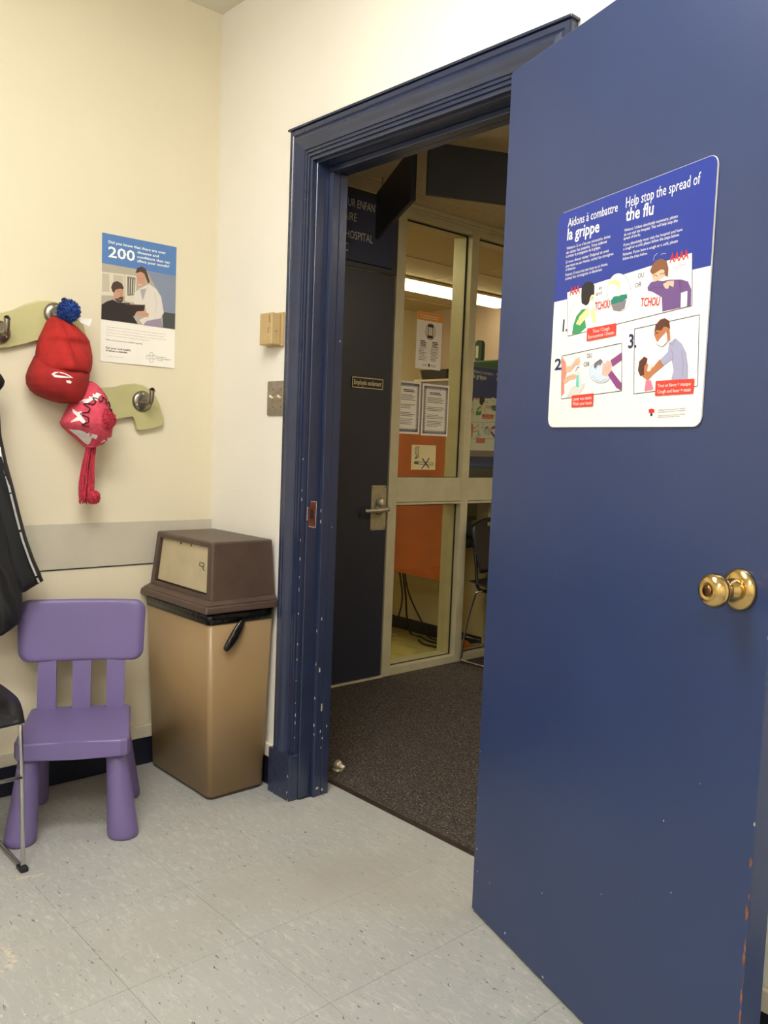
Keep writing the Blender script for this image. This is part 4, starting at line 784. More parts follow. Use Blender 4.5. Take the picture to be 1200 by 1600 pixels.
# ------------------------------------------------------------------ soft things: rows lofted over a depth profile
def rows_at(rows, z):
    rows = sorted(rows, key=lambda r: -r[0])
    if z >= rows[0][0]: return rows[0]
    if z <= rows[-1][0]: return rows[-1]
    for a, b in zip(rows, rows[1:]):
        if a[0] >= z >= b[0]:
            t = (a[0]-z)/(a[0]-b[0]); return tuple(p+(q-p)*t for p, q in zip(a, b))
def soft(name, rows, m, parent, x0, nu=18, nz=40, wr=0.0, ws=20.0, seed=0, pw=0.5):
    """rows: (z, y_left, y_right, depth); closed body bulging in +x from x0"""
    zt, zb = max(r[0] for r in rows), min(r[0] for r in rows); v, f = [], []; rnd = random.Random(seed); ph = [rnd.uniform(0, 6.28) for _ in range(6)]
    for k in range(nz+1):
        z = zt+(zb-zt)*k/nz; _, yl, yr, d = rows_at(rows, z)
        for i in range(2*nu):
            if i <= nu: u = -1+2*i/nu; side = 1
            else: u = 1-2*(i-nu)/nu; side = -0.12
            x = x0+side*d*max(0.0, 1-u*u)**pw
            if wr and side > 0: x += wr*math.sin(ws*(u+0.6*z*5)+ph[0])*math.sin(ws*1.7*z+ph[1])*max(0, 1-u*u)+wr*0.6*math.sin(37*z+9*u+ph[2])*max(0, 1-u*u)
            v.append((x, (yl+yr)/2+u*(yr-yl)/2, z))
    n = 2*nu
    for k in range(nz):
        for i in range(n): f.append((k*n+i, k*n+(i+1) % n, (k+1)*n+(i+1) % n, (k+1)*n+i))
    f.append(tuple(range(n))); f.append(tuple(nz*n+i for i in range(n))[::-1])
    return raw(name, v, f, m, parent, True)
def surf_x(rows, x0, y, z, pw=0.5):
    _, yl, yr, d = rows_at(rows, z); u = max(-1, min(1, (y-(yl+yr)/2)/((yr-yl)/2))); return x0+d*max(0, 1-u*u)**pw
def decal(name, pts, rows, x0, m, parent, off=0.0015, pw=0.5):
    """pts polygon (y,z) draped over the soft surface as a fan from its centre, in rings"""
    c = (sum(p[0] for p in pts)/len(pts), sum(p[1] for p in pts)/len(pts)); v = [(surf_x(rows, x0, c[0], c[1], pw)+off, c[0], c[1])]; f = []; n = len(pts)
    for r in (0.5, 1.0):
        for p in pts: y, z = c[0]+(p[0]-c[0])*r, c[1]+(p[1]-c[1])*r; v.append((surf_x(rows, x0, y, z, pw)+off, y, z))
    for i in range(n):
        j = (i+1) % n; f.append((0, 1+i, 1+j)); f.append((1+i, 1+n+i, 1+n+j, 1+j))
    return raw(name, v, f, m, parent)
def fuzz_ball(name, c, r, m, parent, n=700, seed=1, sq=(1, 1, 1)):
    rnd = random.Random(seed); v, f = [], []; c = Vector(c)
    bm = bmesh.new(); bmesh.ops.create_icosphere(bm, subdivisions=3, radius=r*0.86)
    for q in bm.verts: q.co *= 1+rnd.uniform(-.07, .07)
    bm.verts.index_update()
    for q in bm.verts: v.append(Vector((q.co.x*sq[0], q.co.y*sq[1], q.co.z*sq[2]))+c)
    for q in bm.faces: f.append(tuple(x.index for x in q.verts))
    bm.free()
    for _ in range(n):
        d = Vector((rnd.gauss(0, 1), rnd.gauss(0, 1), rnd.gauss(0, 1))).normalized(); t = d.orthogonal().normalized(); t.rotate(Matrix.Rotation(rnd.uniform(0, 6.28), 3, d)); L = r*rnd.uniform(.92, 1.05); wd = r*0.05
        d2 = (d+t*rnd.uniform(-.2, .2)).normalized(); S = lambda p: Vector((p.x*sq[0], p.y*sq[1], p.z*sq[2]))+c
        o = len(v); v += [S(d*r*.8-t*wd), S(d*r*.8+t*wd), S(d2*L+t*wd*.7), S(d2*L-t*wd*.7)]; f.append((o, o+1, o+2, o+3))
    return raw(name, v, f, m, parent)
# red cap with blue pompom
cp = tag(empty('red_cap', (0, 0, 0)), 'red baseball cap with blue pompom and white brim emblem, hanging on upper rack', 'cap')
CR = [(1.534, -0.622, -0.590, 0.022), (1.526, -0.630, -0.565, 0.040), (1.508, -0.638, -0.535, 0.058), (1.485, -0.648, -0.510, 0.076), (1.468, -0.656, -0.498, 0.084), (1.454, -0.660, -0.494, 0.077), (1.442, -0.663, -0.492, 0.086), (1.422, -0.666, -0.490, 0.100), (1.400, -0.668, -0.491, 0.110), (1.382, -0.668, -0.494, 0.112), (1.371, -0.666, -0.497, 0.108), (1.366, -0.662, -0.500, 0.098), (1.362, -0.650, -0.510, 0.07)]
soft('crown', CR, 'cap_red', cp, 0.050, 22, 40, 0.006, 5.0, 3, 0.6)
BR = [(1.410, -0.667, -0.492, 0.050), (1.395, -0.674, -0.491, 0.072), (1.372, -0.685, -0.495, 0.094), (1.358, -0.690, -0.498, 0.110), (1.345, -0.694, -0.501, 0.116), (1.32, -0.692, -0.506, 0.114), (1.30, -0.679, -0.511, 0.108), (1.285, -0.655, -0.517, 0.098), (1.274, -0.622, -0.530, 0.085), (1.268, -0.59, -0.550, 0.072)]
soft('brim', BR, 'cap_red_shaded', cp, 0.044, 22, 30, 0.0, 1, 0, 0.55)
def ribbon(name, path, rows, x0, m, parent, pw):
    v, f = [], []
    for k, (y, z, wd) in enumerate(path):
        y2, z2 = path[min(k+1, len(path)-1)][:2]; y1, z1 = path[max(k-1, 0)][:2]; d = Vector((y2-y1, z2-z1)).normalized(); s_ = Vector((-d.y, d.x))*wd*0.5
        for q in (1, -1): yy, zz = y+s_.x*q, z+s_.y*q; v.append((surf_x(rows, x0, yy, zz, pw)+0.0018, yy, zz))
    for k in range(len(path)-1): f.append((2*k, 2*k+1, 2*k+3, 2*k+2))
    return raw(name, v, f, m, parent)
ribbon('brim_emblem', [(-0.630, 1.3585, .001), (-0.640, 1.356, .004), (-0.646, 1.351, .0065), (-0.642, 1.346, .0075), (-0.630, 1.3445, .007), (-0.612, 1.344, .0045), (-0.592, 1.3445, .001)], BR, 0.044, 'white_cloth', cp, 0.55)
ribbon('brim_emblem', [(-0.628, 1.358, .003), (-0.614, 1.3545, .003), (-0.602, 1.348, .0035), (-0.594, 1.343, .003)], BR, 0.044, 'white_cloth', cp, 0.55)
decal('brim_mark', [(-0.613, 1.334), (-0.602, 1.335), (-0.595, 1.331), (-0.599, 1.325), (-0.610, 1.327)], BR, 0.044, 'white_cloth', cp, 0.002, 0.55)
tube('seam', smooth_path([(surf_x(CR, 0.05, y, z, .6)+.002, y, z) for y, z in ((-0.606, 1.528), (-0.600, 1.49), (-0.592, 1.45), (-0.585, 1.41), (-0.582, 1.385))], 5), 0.0014, 'cap_red_shaded', cp, 6)
fuzz_ball('pompom', (0.098, -0.582, 1.553), 0.037, 'pom_blue', cp, 800, 4)
bt_ = raw('cloth_tag', [(0.108, -0.560, 1.535), (0.112, -0.512, 1.536), (0.111, -0.520, 1.512), (0.109, -0.548, 1.520), (0.106, -0.560, 1.535), (0.110, -0.512, 1.536), (0.109, -0.520, 1.512), (0.107, -0.548, 1.520)], [(0, 3, 2, 1), (4, 5, 6, 7), (0, 1, 5, 4), (1, 2, 6, 5), (2, 3, 7, 6), (3, 0, 4, 7)], 'white_cloth', cp)
# pink knitted hat with tassel
hp = tag(empty('knitted_hat', (0, 0, 0)), 'pink knitted hat with white leaves, red pompom and long tassel', 'hat')
HX0 = 0.062
HR = [(1.342, -0.512, -0.490, 0.02), (1.335, -0.525, -0.478, 0.04), (1.318, -0.538, -0.462, 0.062), (1.290, -0.552, -0.446, 0.083), (1.255, -0.570, -0.434, 0.098), (1.225, -0.585, -0.426, 0.104), (1.206, -0.594, -0.424, 0.104), (1.192, -0.586, -0.425, 0.098), (1.172, -0.562, -0.427, 0.088), (1.155, -0.540, -0.431, 0.074), (1.142, -0.524, -0.452, 0.06), (1.130, -0.514, -0.488, 0.045)]
soft('knit_body', HR, 'hat_pink', hp, HX0, 22, 44, 0.003, 7, 2, 0.6)
hd = lambda n, pts, m: decal(n, pts, HR, HX0, m, hp, 0.0035, 0.6)
hd('leaf', [(-0.553, 1.272), (-0.542, 1.281), (-0.531, 1.279), (-0.528, 1.292), (-0.518, 1.289), (-0.517, 1.302), (-0.508, 1.296), (-0.506, 1.305), (-0.490, 1.300), (-0.503, 1.292), (-0.508, 1.279), (-0.521, 1.281), (-0.535, 1.270)], 'white_cloth')
hd('leaf', [(-0.478, 1.325), (-0.466, 1.318), (-0.456, 1.300), (-0.452, 1.284), (-0.460, 1.292), (-0.470, 1.308)], 'white_cloth')
hd('leaf', [(-0.567, 1.252), (-0.561, 1.240), (-0.552, 1.244), (-0.555, 1.228), (-0.548, 1.212), (-0.553, 1.205), (-0.562, 1.214), (-0.580, 1.208), (-0.570, 1.220), (-0.564, 1.226), (-0.569, 1.238)], 'white_cloth')
hd('lining', [(-0.575, 1.186), (-0.555, 1.184), (-0.530, 1.176), (-0.506, 1.170), (-0.505, 1.160), (-0.515, 1.138), (-0.525, 1.146), (-0.548, 1.165)], 'white_cloth')
hd('lining', [(-0.488, 1.150), (-0.470, 1.164), (-0.440, 1.166), (-0.434, 1.160), (-0.450, 1.146), (-0.475, 1.138)], 's_lgrey')
sq = []
for k in range(90):
    t = k/89; a = math.radians(205-215*t); cy, cz = -0.494+0.052*math.cos(a), 1.222+0.062*math.sin(a)
    w2 = 0.0085*math.sin(t*2*math.pi*7.5); cy += w2*math.cos(a)+0.004*math.cos(t*2*math.pi*15); cz += w2*math.sin(a)
    sq.append((surf_x(HR, HX0, cy, cz, .6)+0.004, cy, cz))
tube('curly_thread', sq, 0.0017, 'black_thread', hp, 6)
fuzz_ball('pompom', (0.153, -0.484, 1.222), 0.036, 'yarn_red', hp, 900, 9, (0.6, 1.05, 0.95))
ys = []; rr_ = random.Random(5)
for k in range(60):
    oy, ox = rr_.uniform(-.017, .015), rr_.uniform(-.008, .008); sp = rr_.uniform(.8, 1.5); L = rr_.uniform(.945, .985); o2 = rr_.uniform(-.004, .004)
    ys.append((smooth_path([(0.085+ox, -0.494+oy*.5, 1.165), (0.08+ox, -0.498+oy*.8, 1.12), (0.072+ox+o2, -0.502+oy, 1.07), (0.07+ox, -0.505+oy*sp+o2, 1.01), (0.068+ox, -0.507+oy*sp, L)], 4), 0.0022))
tubes('tassel', ys, 'yarn_red', hp, 5)
fuzz_ball('tassel_pompom', (0.078, -0.487, 0.968), 0.024, 'yarn_red', hp, 500, 12)
# black jacket
jk = tag(empty('jacket', (0, 0, 0)), 'black jacket with pale reflective piping hanging at the left edge', 'jacket')
JB = [(1.40, -0.92, -0.865, 0.04), (1.37, -0.95, -0.845, 0.07), (1.33, -0.97, -0.825, 0.10), (1.27, -0.98, -0.800, 0.11), (1.18, -0.975, -0.788, 0.12), (1.05, -0.96, -0.775, 0.12), (0.90, -0.93, -0.755, 0.12), (0.82, -0.89, -0.74, 0.12), (0.75, -0.866, -0.728, 0.12), (0.68, -0.866, -0.712, 0.12), (0.62, -0.866, -0.708, 0.11), (0.585, -0.866, -0.718, 0.095), (0.555, -0.86, -0.765, 0.065)]
JB = [(z, a if z > 0.8 else max(a, -0.843), b-0.010, d*0.85) for z, a, b, d in JB]
soft('body', JB, 'jacket', jk, 0.080, 26, 50, 0.010, 6, 8, 0.55)
SL = [(1.335, -0.86, -0.797, 0.035), (1.305, -0.87, -0.786, 0.05), (1.20, -0.875, -0.779, 0.062), (1.16, -0.87, -0.777, 0.064), (1.08, -0.86, -0.760, 0.066), (1.006, -0.85, -0.740, 0.066), (0.92, -0.835, -0.719, 0.066), (0.848, -0.82, -0.700, 0.066), (0.78, -0.80, -0.676, 0.064), (0.735, -0.79, -0.656, 0.060), (0.712, -0.785, -0.645, 0.054), (0.700, -0.775, -0.672, 0.050), (0.684, -0.76, -0.70, 0.04)]
SL = [(z, a-0.010, b-0.010, d) for z, a, b, d in SL]
sl = soft('sleeve', SL, 'jacket', jk, 0.098, 16, 44, 0.004, 6, 4, 0.5)
def edge_strip(name, off0, off1, m, z0, z1, lift, seg=24):
    v, f = [], []
    for k in range(seg+1):
        z = z0+(z1-z0)*k/seg; yr = rows_at(SL, z)[2]
        for o in (off0, off1): v.append((surf_x(SL, 0.098, yr-o, z)+lift, yr-o, z))
    for k in range(seg): f.append((2*k, 2*k+1, 2*k+3, 2*k+2))
    return raw(name, v, f, m, jk)
zs = [1.20, 1.045, 1.02, 0.99, 0.878, 0.868, 0.80, 0.735, 0.724, 0.708]
for a, b in ((1.20, 1.047), (1.040, 0.992), (0.988, 0.880), (0.872, 0.735), (0.728, 0.712)): edge_strip('reflective_piping', 0.026, 0.034, 'reflective', a, b, 0.003)
edge_strip('edge_band', 0.001, 0.024, 'jacket_trim', 1.30, 0.71, 0.002)
prism('white_label', [(-0.822, 1.13), (-0.797, 1.125), (-0.795, 1.098), (-0.822, 1.10)], 0.001, 'white_cloth', jk, lambda x, y, z: Vector((0.166+z, x-0.01, y)))
tube('collar', smooth_path([(0.10, -0.84, 1.37), (0.11, -0.80, 1.335), (0.10, -0.786, 1.315), (0.085, -0.79, 1.30)], 5), [0.012]*10+[0.010]*6, 'jacket', jk, 8)

# ================================================================== DOOR WALL: thermostat, switch
tm = tag(empty('thermostat', (0, 0, 0)), 'tan wall thermostat above the light switch', 'thermostat')
box('back_plate', (0.350, -0.012, 1.484), (0.438, -0.0004, 1.594), 'thermo', tm, 0.002)
bd = box('cover', (0.360, -0.048, 1.487), (0.430, -0.0122, 1.590), 'thermo', tm, 0.003)
box('scale_window', (0.413, -0.0486, 1.557), (0.420, -0.0481, 1.583), 'thermo_dark', bd)
tube('engraved_arc', [(0.4165+0.007*math.cos(a), -0.0483, 1.532+0.009*math.sin(a)) for a in [math.radians(x) for x in range(60, 260, 20)]], 0.0006, 'edge_dark', bd, 5)
lathe('pin_hole', [(0.0022, 0), (0.002, 0.0006), (0, 0.0007)], 'edge_dark', bd, basis((0.4302, -0.03, 1.531), (0, 1, 0), (0, 0, 1), (1, 0, 0)), 8)
sp_ = tag(empty('light_switch', (0, 0, 0)), 'steel double light switch plate beside the blue door frame', 'light switch')
prism('plate', rrect(0.352, 1.258, 0.466, 1.372, 0.004), 0.0045, 'plate_steel', sp_, lambda x, y, z: Vector((x, -0.0004-z, y)), 0.0015)
for x in (0.386, 0.432):
    box('slot', (x-0.006, -0.0056, 1.303), (x+0.006, -0.0049, 1.327), 'thermo_dark', sp_)
    tube('toggle', [(x, -0.004, 1.315), (x, -0.012, 1.318), (x, -0.019, 1.322)], [0.0055, 0.0045, 0.0042], 'ivory', sp_, 8)
    for z in (1.345, 1.285): lathe('screw', [(0.0035, 0), (0.003, 0.0012), (0, 0.0016)], 'steel', sp_, basis((x, -0.0049, z), (1, 0, 0), (0, 0, 1), (0, -1, 0)), 10)

# ================================================================== BIN
bn = tag(empty('waste_bin', (0.235, -0.14, 0)), 'tall tan waste bin with brown hooded lid in the corner', 'waste bin')
O = Vector((0.235, -0.14, 0))
def L4(x0, x1, y0, y1, z): return (x0-O.x, x1-O.x, y0-O.y, y1-O.y, z)
def tub(name, b, t, m, parent, r=0.018):
    def ring(q, rr): return [(p[0], p[1], q[4]) for p in rrect(q[0], q[2], q[1], q[3], rr, 5)]
    a, c = ring(b, r), ring(t, r); n = len(a); v = a+c; f = [(i, (i+1) % n, n+(i+1) % n, n+i) for i in range(n)]+[tuple(range(n))[::-1], tuple(range(n, 2*n))]
    o = raw(name, v, f, m, parent, True)
    for p in o.data.polygons[-2:]: p.use_smooth = False
    return o
tub('foot', L4(0.031, 0.421, -0.236, -0.031, 0.0012), L4(0.029, 0.423, -0.238, -0.029, 0.012), 'bin_brown', bn)
tub('body', L4(0.026, 0.427, -0.240, -0.027, 0.012), L4(0.015, 0.446, -0.265, -0.017, 0.600), 'bin_tan', bn)
tub('bag_rim', L4(0.0135, 0.4475, -0.2665, -0.0155, 0.585), L4(0.0125, 0.449, -0.268, -0.0145, 0.622), 'bag_black', bn)
knot = [(0.4495, -0.142, 0.592), (0.455, -0.150, 0.582), (0.459, -0.166, 0.560), (0.460, -0.184, 0.533), (0.456, -0.201, 0.510), (0.452, -0.208, 0.500)]
v_, f_ = tube_geo([Vector(p)-O for p in smooth_path(knot, 4)], [0.006]+[0.008+0.008*math.sin(math.pi*i/19) for i in range(19)]+[0.005], 10)
raw('bag_knot', [Vector((O.x*0+0.452-O.x+(p.x-(0.452-O.x))*0.55, p.y, p.z)) for p in v_], f_, 'bag_black', bn, True)
ld = hexa('lid_flange', L4(0.006, 0.460, -0.286, -0.004, 0.622), L4(0.010, 0.456, -0.281, -0.005, 0.646), 'bin_brown', bn, 0.006, 3)
hexa('lid_shoulder', L4(0.012, 0.452, -0.276, -0.006, 0.6465), L4(0.022, 0.440, -0.254, -0.008, 0.660), 'bin_brown', bn, 0.003)
# hood with a real opening on the front (-y) side
hb, ht = (0.022, 0.438, -0.254, -0.008, 0.660), (0.052, 0.424, -0.245, -0.016, 0.846)
def hp_(u, w, t, back=False):
    """point on the hood's front plane"""
    x = (hb[0]+(hb[1]-hb[0])*u)*(1-t)+(ht[0]+(ht[1]-ht[0])*u)*t; y = hb[2]*(1-t)+ht[2]*t; z = hb[4]*(1-t)+ht[4]*t
    return Vector((x, y+w, z))-O
U0, U1, T0, T1 = 0.075, 0.925, 0.07, 0.90
bm = bmesh.new(); V = lambda p: bm.verts.new(p)
fo = [V(hp_(u, 0, t)) for u, t in ((0, 0), (1, 0), (1, 1), (0, 1))]; fi = [V(hp_(u, 0, t)) for u, t in ((U0, T0), (U1, T0), (U1, T1), (U0, T1))]; fb = [V(hp_(u, 0.02, t)) for u, t in ((U0, T0), (U1, T0), (U1, T1), (U0, T1))]
for i in range(4): j = (i+1) % 4; bm.faces.new((fo[i], fo[j], fi[j], fi[i])); bm.faces.new((fi[i], fi[j], fb[j], fb[i]))
bk = [V(Vector(p)-O) for p in ((hb[0], hb[3], hb[4]), (hb[1], hb[3], hb[4]), (ht[1], ht[3], ht[4]), (ht[0], ht[3], ht[4]))]
bm.faces.new((fo[1], bk[1], bk[2], fo[2])); bm.faces.new((bk[0], fo[0], fo[3], bk[3])); bm.faces.new((fo[3], fo[2], bk[2], bk[3])); bm.faces.new((bk[1], bk[0], bk[3], bk[2])); bm.faces.new(fb)
es = [e for e in bm.edges if all(v in fo[2:]+bk[2:] for v in e.verts) or (e.verts[0] in fo+bk and e.verts[1] in fo+bk)]
bmesh.ops.bevel(bm, geom=es, offset=0.007, segments=3, affect='EDGES', profile=0.5)
from_bm('hood', bm, 'bin_brown', bn)
q = [hp_(u, 0.010, t) for u, t in ((U0+.012, T0+.03), (U1-.012, T0+.03), (U1-.012, T1-.015), (U0+.012, T1-.015))]; q2 = [p+Vector((0, 0.006, 0)) for p in q]
fp = raw('swing_flap', q+q2, [(0, 1, 2, 3), (7, 6, 5, 4), (0, 4, 5, 1), (1, 5, 6, 2), (2, 6, 7, 3), (3, 7, 4, 0)], 'bin_flap', bn)
def flapmark(name, cx, ct, su, st, m, n=7):
    p = [hp_(cx+su*math.cos(a)*random.uniform(.7, 1.2), 0.0094, ct+st*math.sin(a)*random.uniform(.7, 1.2)) for a in [2*math.pi*i/n for i in range(n)]]; raw(name, p, [tuple(range(n))], m, fp)
flapmark('hinge_notch', 0.42, 0.86, .012, .03, 'black_gap'); flapmark('hinge_notch', 0.60, 0.86, .012, .03, 'black_gap')
for a, b in (((.76, .60), (.83, .60)), ((.83, .60), (.83, .54)), ((.76, .54), (.83, .54)), ((.76, .60), (.76, .54)), ((.81, .53), (.84, .47))):
    tube('scratched_square', [hp_(a[0], 0.0093, a[1]), hp_(b[0], 0.0093, b[1])], 0.0011, 'edge_dark', fp, 4)
flapmark('scuff', 0.42, 0.36, .008, .03, 'chip_white'); flapmark('scuff', 0.44, 0.16, .025, .02, 'guard'); flapmark('scuff', 0.90, 0.42, .008, .03, 'thermo_dark')

# ================================================================== CHILD'S CHAIR
cc = tag(empty('child_chair', (0.288, -0.620, 0), math.radians(-27)), "purple plastic child's chair with three back slats beside the bin", 'chair')
sp = [(-0.165, -0.150), (-0.150, -0.160), (0.150, -0.166), (0.170, -0.158), (0.178, -0.138), (0.180, 0), (0.178, 0.138), (0.170, 0.158), (0.150, 0.166), (-0.150, 0.160), (-0.165, 0.150), (-0.168, 0)]
prism('seat', [(x, y*0.95) for x, y in sp], 0.052, 'purple', cc, lambda x, y, z: Vector((x, y, 0.248+z)), 0.008, 3)
for sx in (-1, 1):
    for sy in (-1, 1):
        n, st = 20, []
        v, f = [], []
        ringz = [(0.0008, 0.041), (0.006, 0.044), (0.02, 0.0445), (0.10, 0.039), (0.20, 0.0325), (0.262, 0.029)]
        for z, r in ringz:
            t = z/0.262; cx, cy = sx*(0.145*(1-t)+0.122*t), sy*(0.142*(1-t)+0.118*t)
            for i in range(n): a = 2*math.pi*i/n; v.append((cx+r*math.cos(a), cy+r*math.sin(a), z))
        for k in range(len(ringz)-1):
            for i in range(n): f.append((k*n+i, k*n+(i+1) % n, (k+1)*n+(i+1) % n, (k+1)*n+i))
        f.append(tuple(range(n))[::-1]); f.append(tuple((len(ringz)-1)*n+i for i in range(n))); raw('leg', v, f, 'purple', cc, True)
def bx(y, z): return -0.150-0.13*(z-0.31)*0.9+1.0*y*y*0.55     # gentle backward lean and curve
for y in (-0.104, 0.0, 0.104):
    v, f = [], []
    for k in range(9):
        z = 0.290+0.180*k/8; x = bx(y, z)-0.004
        v += [(x-.011, y-.028, z), (x+.011, y-.028, z), (x+.011, y+.028, z), (x-.011, y+.028, z)]
    for k in range(8):
        for i in range(4): f.append((4*k+i, 4*k+(i+1) % 4, 4*k+4+(i+1) % 4, 4*k+4+i))
    f += [(3, 2, 1, 0), (32, 33, 34, 35)]
    bm = bmesh.new(); vs = [bm.verts.new(p) for p in v]
    for q in f: bm.faces.new([vs[i] for i in q])
    from_bm('back_slat', bm, 'purple', cc)
def backrest():
    hw, z0, z1, r = 0.195, 0.450, 0.644, 0.036; N, R_ = 16, []
    for k in range(7): R_.append(z0+r*(1-math.cos(math.pi/2*k/6)))
    for k in range(1, 6): R_.append(z0+r+(z1-z0-2*r)*k/6)
    for k in range(7): R_.append(z1-r*(1-math.cos(math.pi/2*(6-k)/6)))
    bm = bmesh.new(); F, B = [], []
    for z in R_:
        d = max(z0+r-z, z-(z1-r), 0); h = (hw-r+math.sqrt(max(0, r*r-d*d)))*(0.965+0.035*(z-z0)/(z1-z0)); fr_row, bk_row = [], []
        for i in range(N+1):
            y = -h+2*h*i/N; e = min(1.0, min(z-z0, z1-z, h-abs(y))/0.008); t = 0.003+0.009*math.sqrt(max(0.0, 1-(1-max(0, e))**2))
            fr_row.append(bm.verts.new((bx(y, z)+t, y, z))); bk_row.append(bm.verts.new((bx(y, z)-t, y, z)))
        F.append(fr_row); B.append(bk_row)
    K = len(R_)
    for k in range(K-1):
        for i in range(N): bm.faces.new((F[k][i], F[k][i+1], F[k+1][i+1], F[k+1][i])); bm.faces.new((B[k][i], B[k+1][i], B[k+1][i+1], B[k][i+1]))
        bm.faces.new((F[k][0], F[k+1][0], B[k+1][0], B[k][0])); bm.faces.new((F[k][N], B[k][N], B[k+1][N], F[k+1][N]))
    for i in range(N): bm.faces.new((F[0][i], B[0][i], B[0][i+1], F[0][i+1])); bm.faces.new((F[-1][i], F[-1][i+1], B[-1][i+1], B[-1][i]))
    return from_bm('backrest', bm, 'purple', cc, True)
backrest()

# ================================================================== SLED CHAIRS
def sled_chair(name, label, loc, rz):
    o = tag(empty(name, loc, rz), label, 'chair')
    W = 0.225
    # seat shell
    bm = bmesh.new(); n, mm = 14, 12; g = {}
    for s in (0, 1):
        for i in range(n+1):
            for j in range(mm+1):
                u, t = -1+2*i/n, -1+2*j/mm
                k = math.sqrt(max(1e-9, 1-0.5*t*t)); k2 = math.sqrt(max(1e-9, 1-0.5*u*u))
                x = 0.02+0.248*u*(0.72+0.28*k); y = 0.252*t*(0.72+0.28*k2)
                z = 0.445-0.014*(1-u*u)*(1-t*t)-0.045*max(0, u-0.55)**2*4+0.02*max(0, -u-0.5)
                ed = max(abs(u), abs(t)); z -= (0.006+0.016*(1-ed**6))*s if ed < 1 else 0.006*s
                g[s, i, j] = bm.verts.new((x, y, z))
    for i in range(n):
        for j in range(mm):
            bm.faces.new((g[0, i, j], g[0, i+1, j], g[0, i+1, j+1], g[0, i, j+1])); bm.faces.new((g[1, i, j], g[1, i, j+1], g[1, i+1, j+1], g[1, i+1, j]))
    for i in range(n):
        for j in (0, mm): bm.faces.new((g[0, i, j], g[1, i, j], g[1, i+1, j], g[0, i+1, j]))
    for j in range(mm):
        for i in (0, n): bm.faces.new((g[0, i, j], g[0, i, j+1], g[1, i, j+1], g[1, i, j]))
    from_bm('seat', bm, 'chair_shell', o, True)
    # backrest with a hand slot
    bm = bmesh.new(); g = {}; n, mm = 12, 12
    def P(i, j, s):
        t = -1+2*j/mm; q = i/n; wd = 0.205+0.022*math.sin(q*2.2); rr = max(0, (q-0.82)/0.18)
        y = wd*t*(1-0.16*rr*rr); z = 0.50+0.29*q-0.03*rr*t*t
        return (-0.180-0.060*q+0.03*t*t-0.012*s-0.010*q*q, y, z)
    for s in (0, 1):
        for i in range(n+1):
            for j in range(mm+1): g[s, i, j] = bm.verts.new(P(i, j, s))
    hole = {(10, j) for j in (4, 5, 6, 7)}
    for i in range(n):
        for j in range(mm):
            if (i, j) in hole: continue
            bm.faces.new((g[0, i, j], g[0, i, j+1], g[0, i+1, j+1], g[0, i+1, j])); bm.faces.new((g[1, i, j], g[1, i+1, j], g[1, i+1, j+1], g[1, i, j+1]))
    for e in [e for e in bm.edges if len(e.link_faces) == 1 and e.verts[0] in set(g[0, i, j] for i in range(n+1) for j in range(mm+1))]:
        pass
    inv = {v: k for k, v in g.items()}
    for e in [e for e in bm.edges if len(e.link_faces) == 1]:
        a, b = inv[e.verts[0]], inv[e.verts[1]]
        if a[0] == 0 and b[0] == 0: bm.faces.new((g[0, a[1], a[2]], g[0, b[1], b[2]], g[1, b[1], b[2]], g[1, a[1], a[2]]))
    from_bm('backrest', bm, 'chair_shell', o, True)
    for s in (-1, 1):
        y = s*W
        tube('sled_leg', smooth_path([(0.19, y*.80, 0.410), (0.212, y*.93, 0.408), (0.228, y, 0.398), (0.236, y, 0.370), (0.243, y, 0.30), (0.255, y, 0.08), (0.258, y, 0.02), (0.245, y, 0.0085), (0.20, y, 0.0075), (-0.05, y, 0.0075), (-0.225, y, 0.0075), (-0.247, y, 0.012), (-0.25, y, 0.03), (-0.222, y, 0.20), (-0.172, y*.99, 0.375), (-0.160, y*.95, 0.398), (-0.13, y*.86, 0.408)], 4), 0.006, 'chrome', o, 10)
        box('glide', (0.235, y-0.011, 0.001), (0.272, y+0.011, 0.0135), 'plastic_black', o, 0.003)
        tube('back_post', smooth_path([(-0.06, y*.80, 0.405), (-0.13, y*.86, 0.405), (-0.165, y*.9, 0.415), (-0.180, y*.9, 0.45), (-0.198, y*.88, 0.56), (-0.225, y*.86, 0.66)], 5), 0.0095, 'chair_shell', o, 8)
    tube('cross_bar', [(0.2465, -W, 0.255), (0.2465, 0, 0.255), (0.2465, W, 0.255)], 0.0058, 'chrome', o, 8)
    tube('cross_bar', [(0.19, -W*.86, 0.412), (0.19, 0, 0.412), (0.19, W*.86, 0.412)], 0.006, 'chrome', o, 8)
    tube('cross_bar', [(-0.14, -W*.86, 0.406), (-0.14, 0, 0.402), (-0.14, W*.86, 0.406)], 0.006, 'chrome', o, 8)
    return o
sled_chair('sled_chair', 'dark plastic chair with chrome sled legs cut by the left edge', (0.262, -0.862-0.225, 0), 0)
sled_chair('sled_chair', 'black plastic chair with chrome sled legs in the hall', (-0.112, 1.800+0.225, 0.0018), 0)

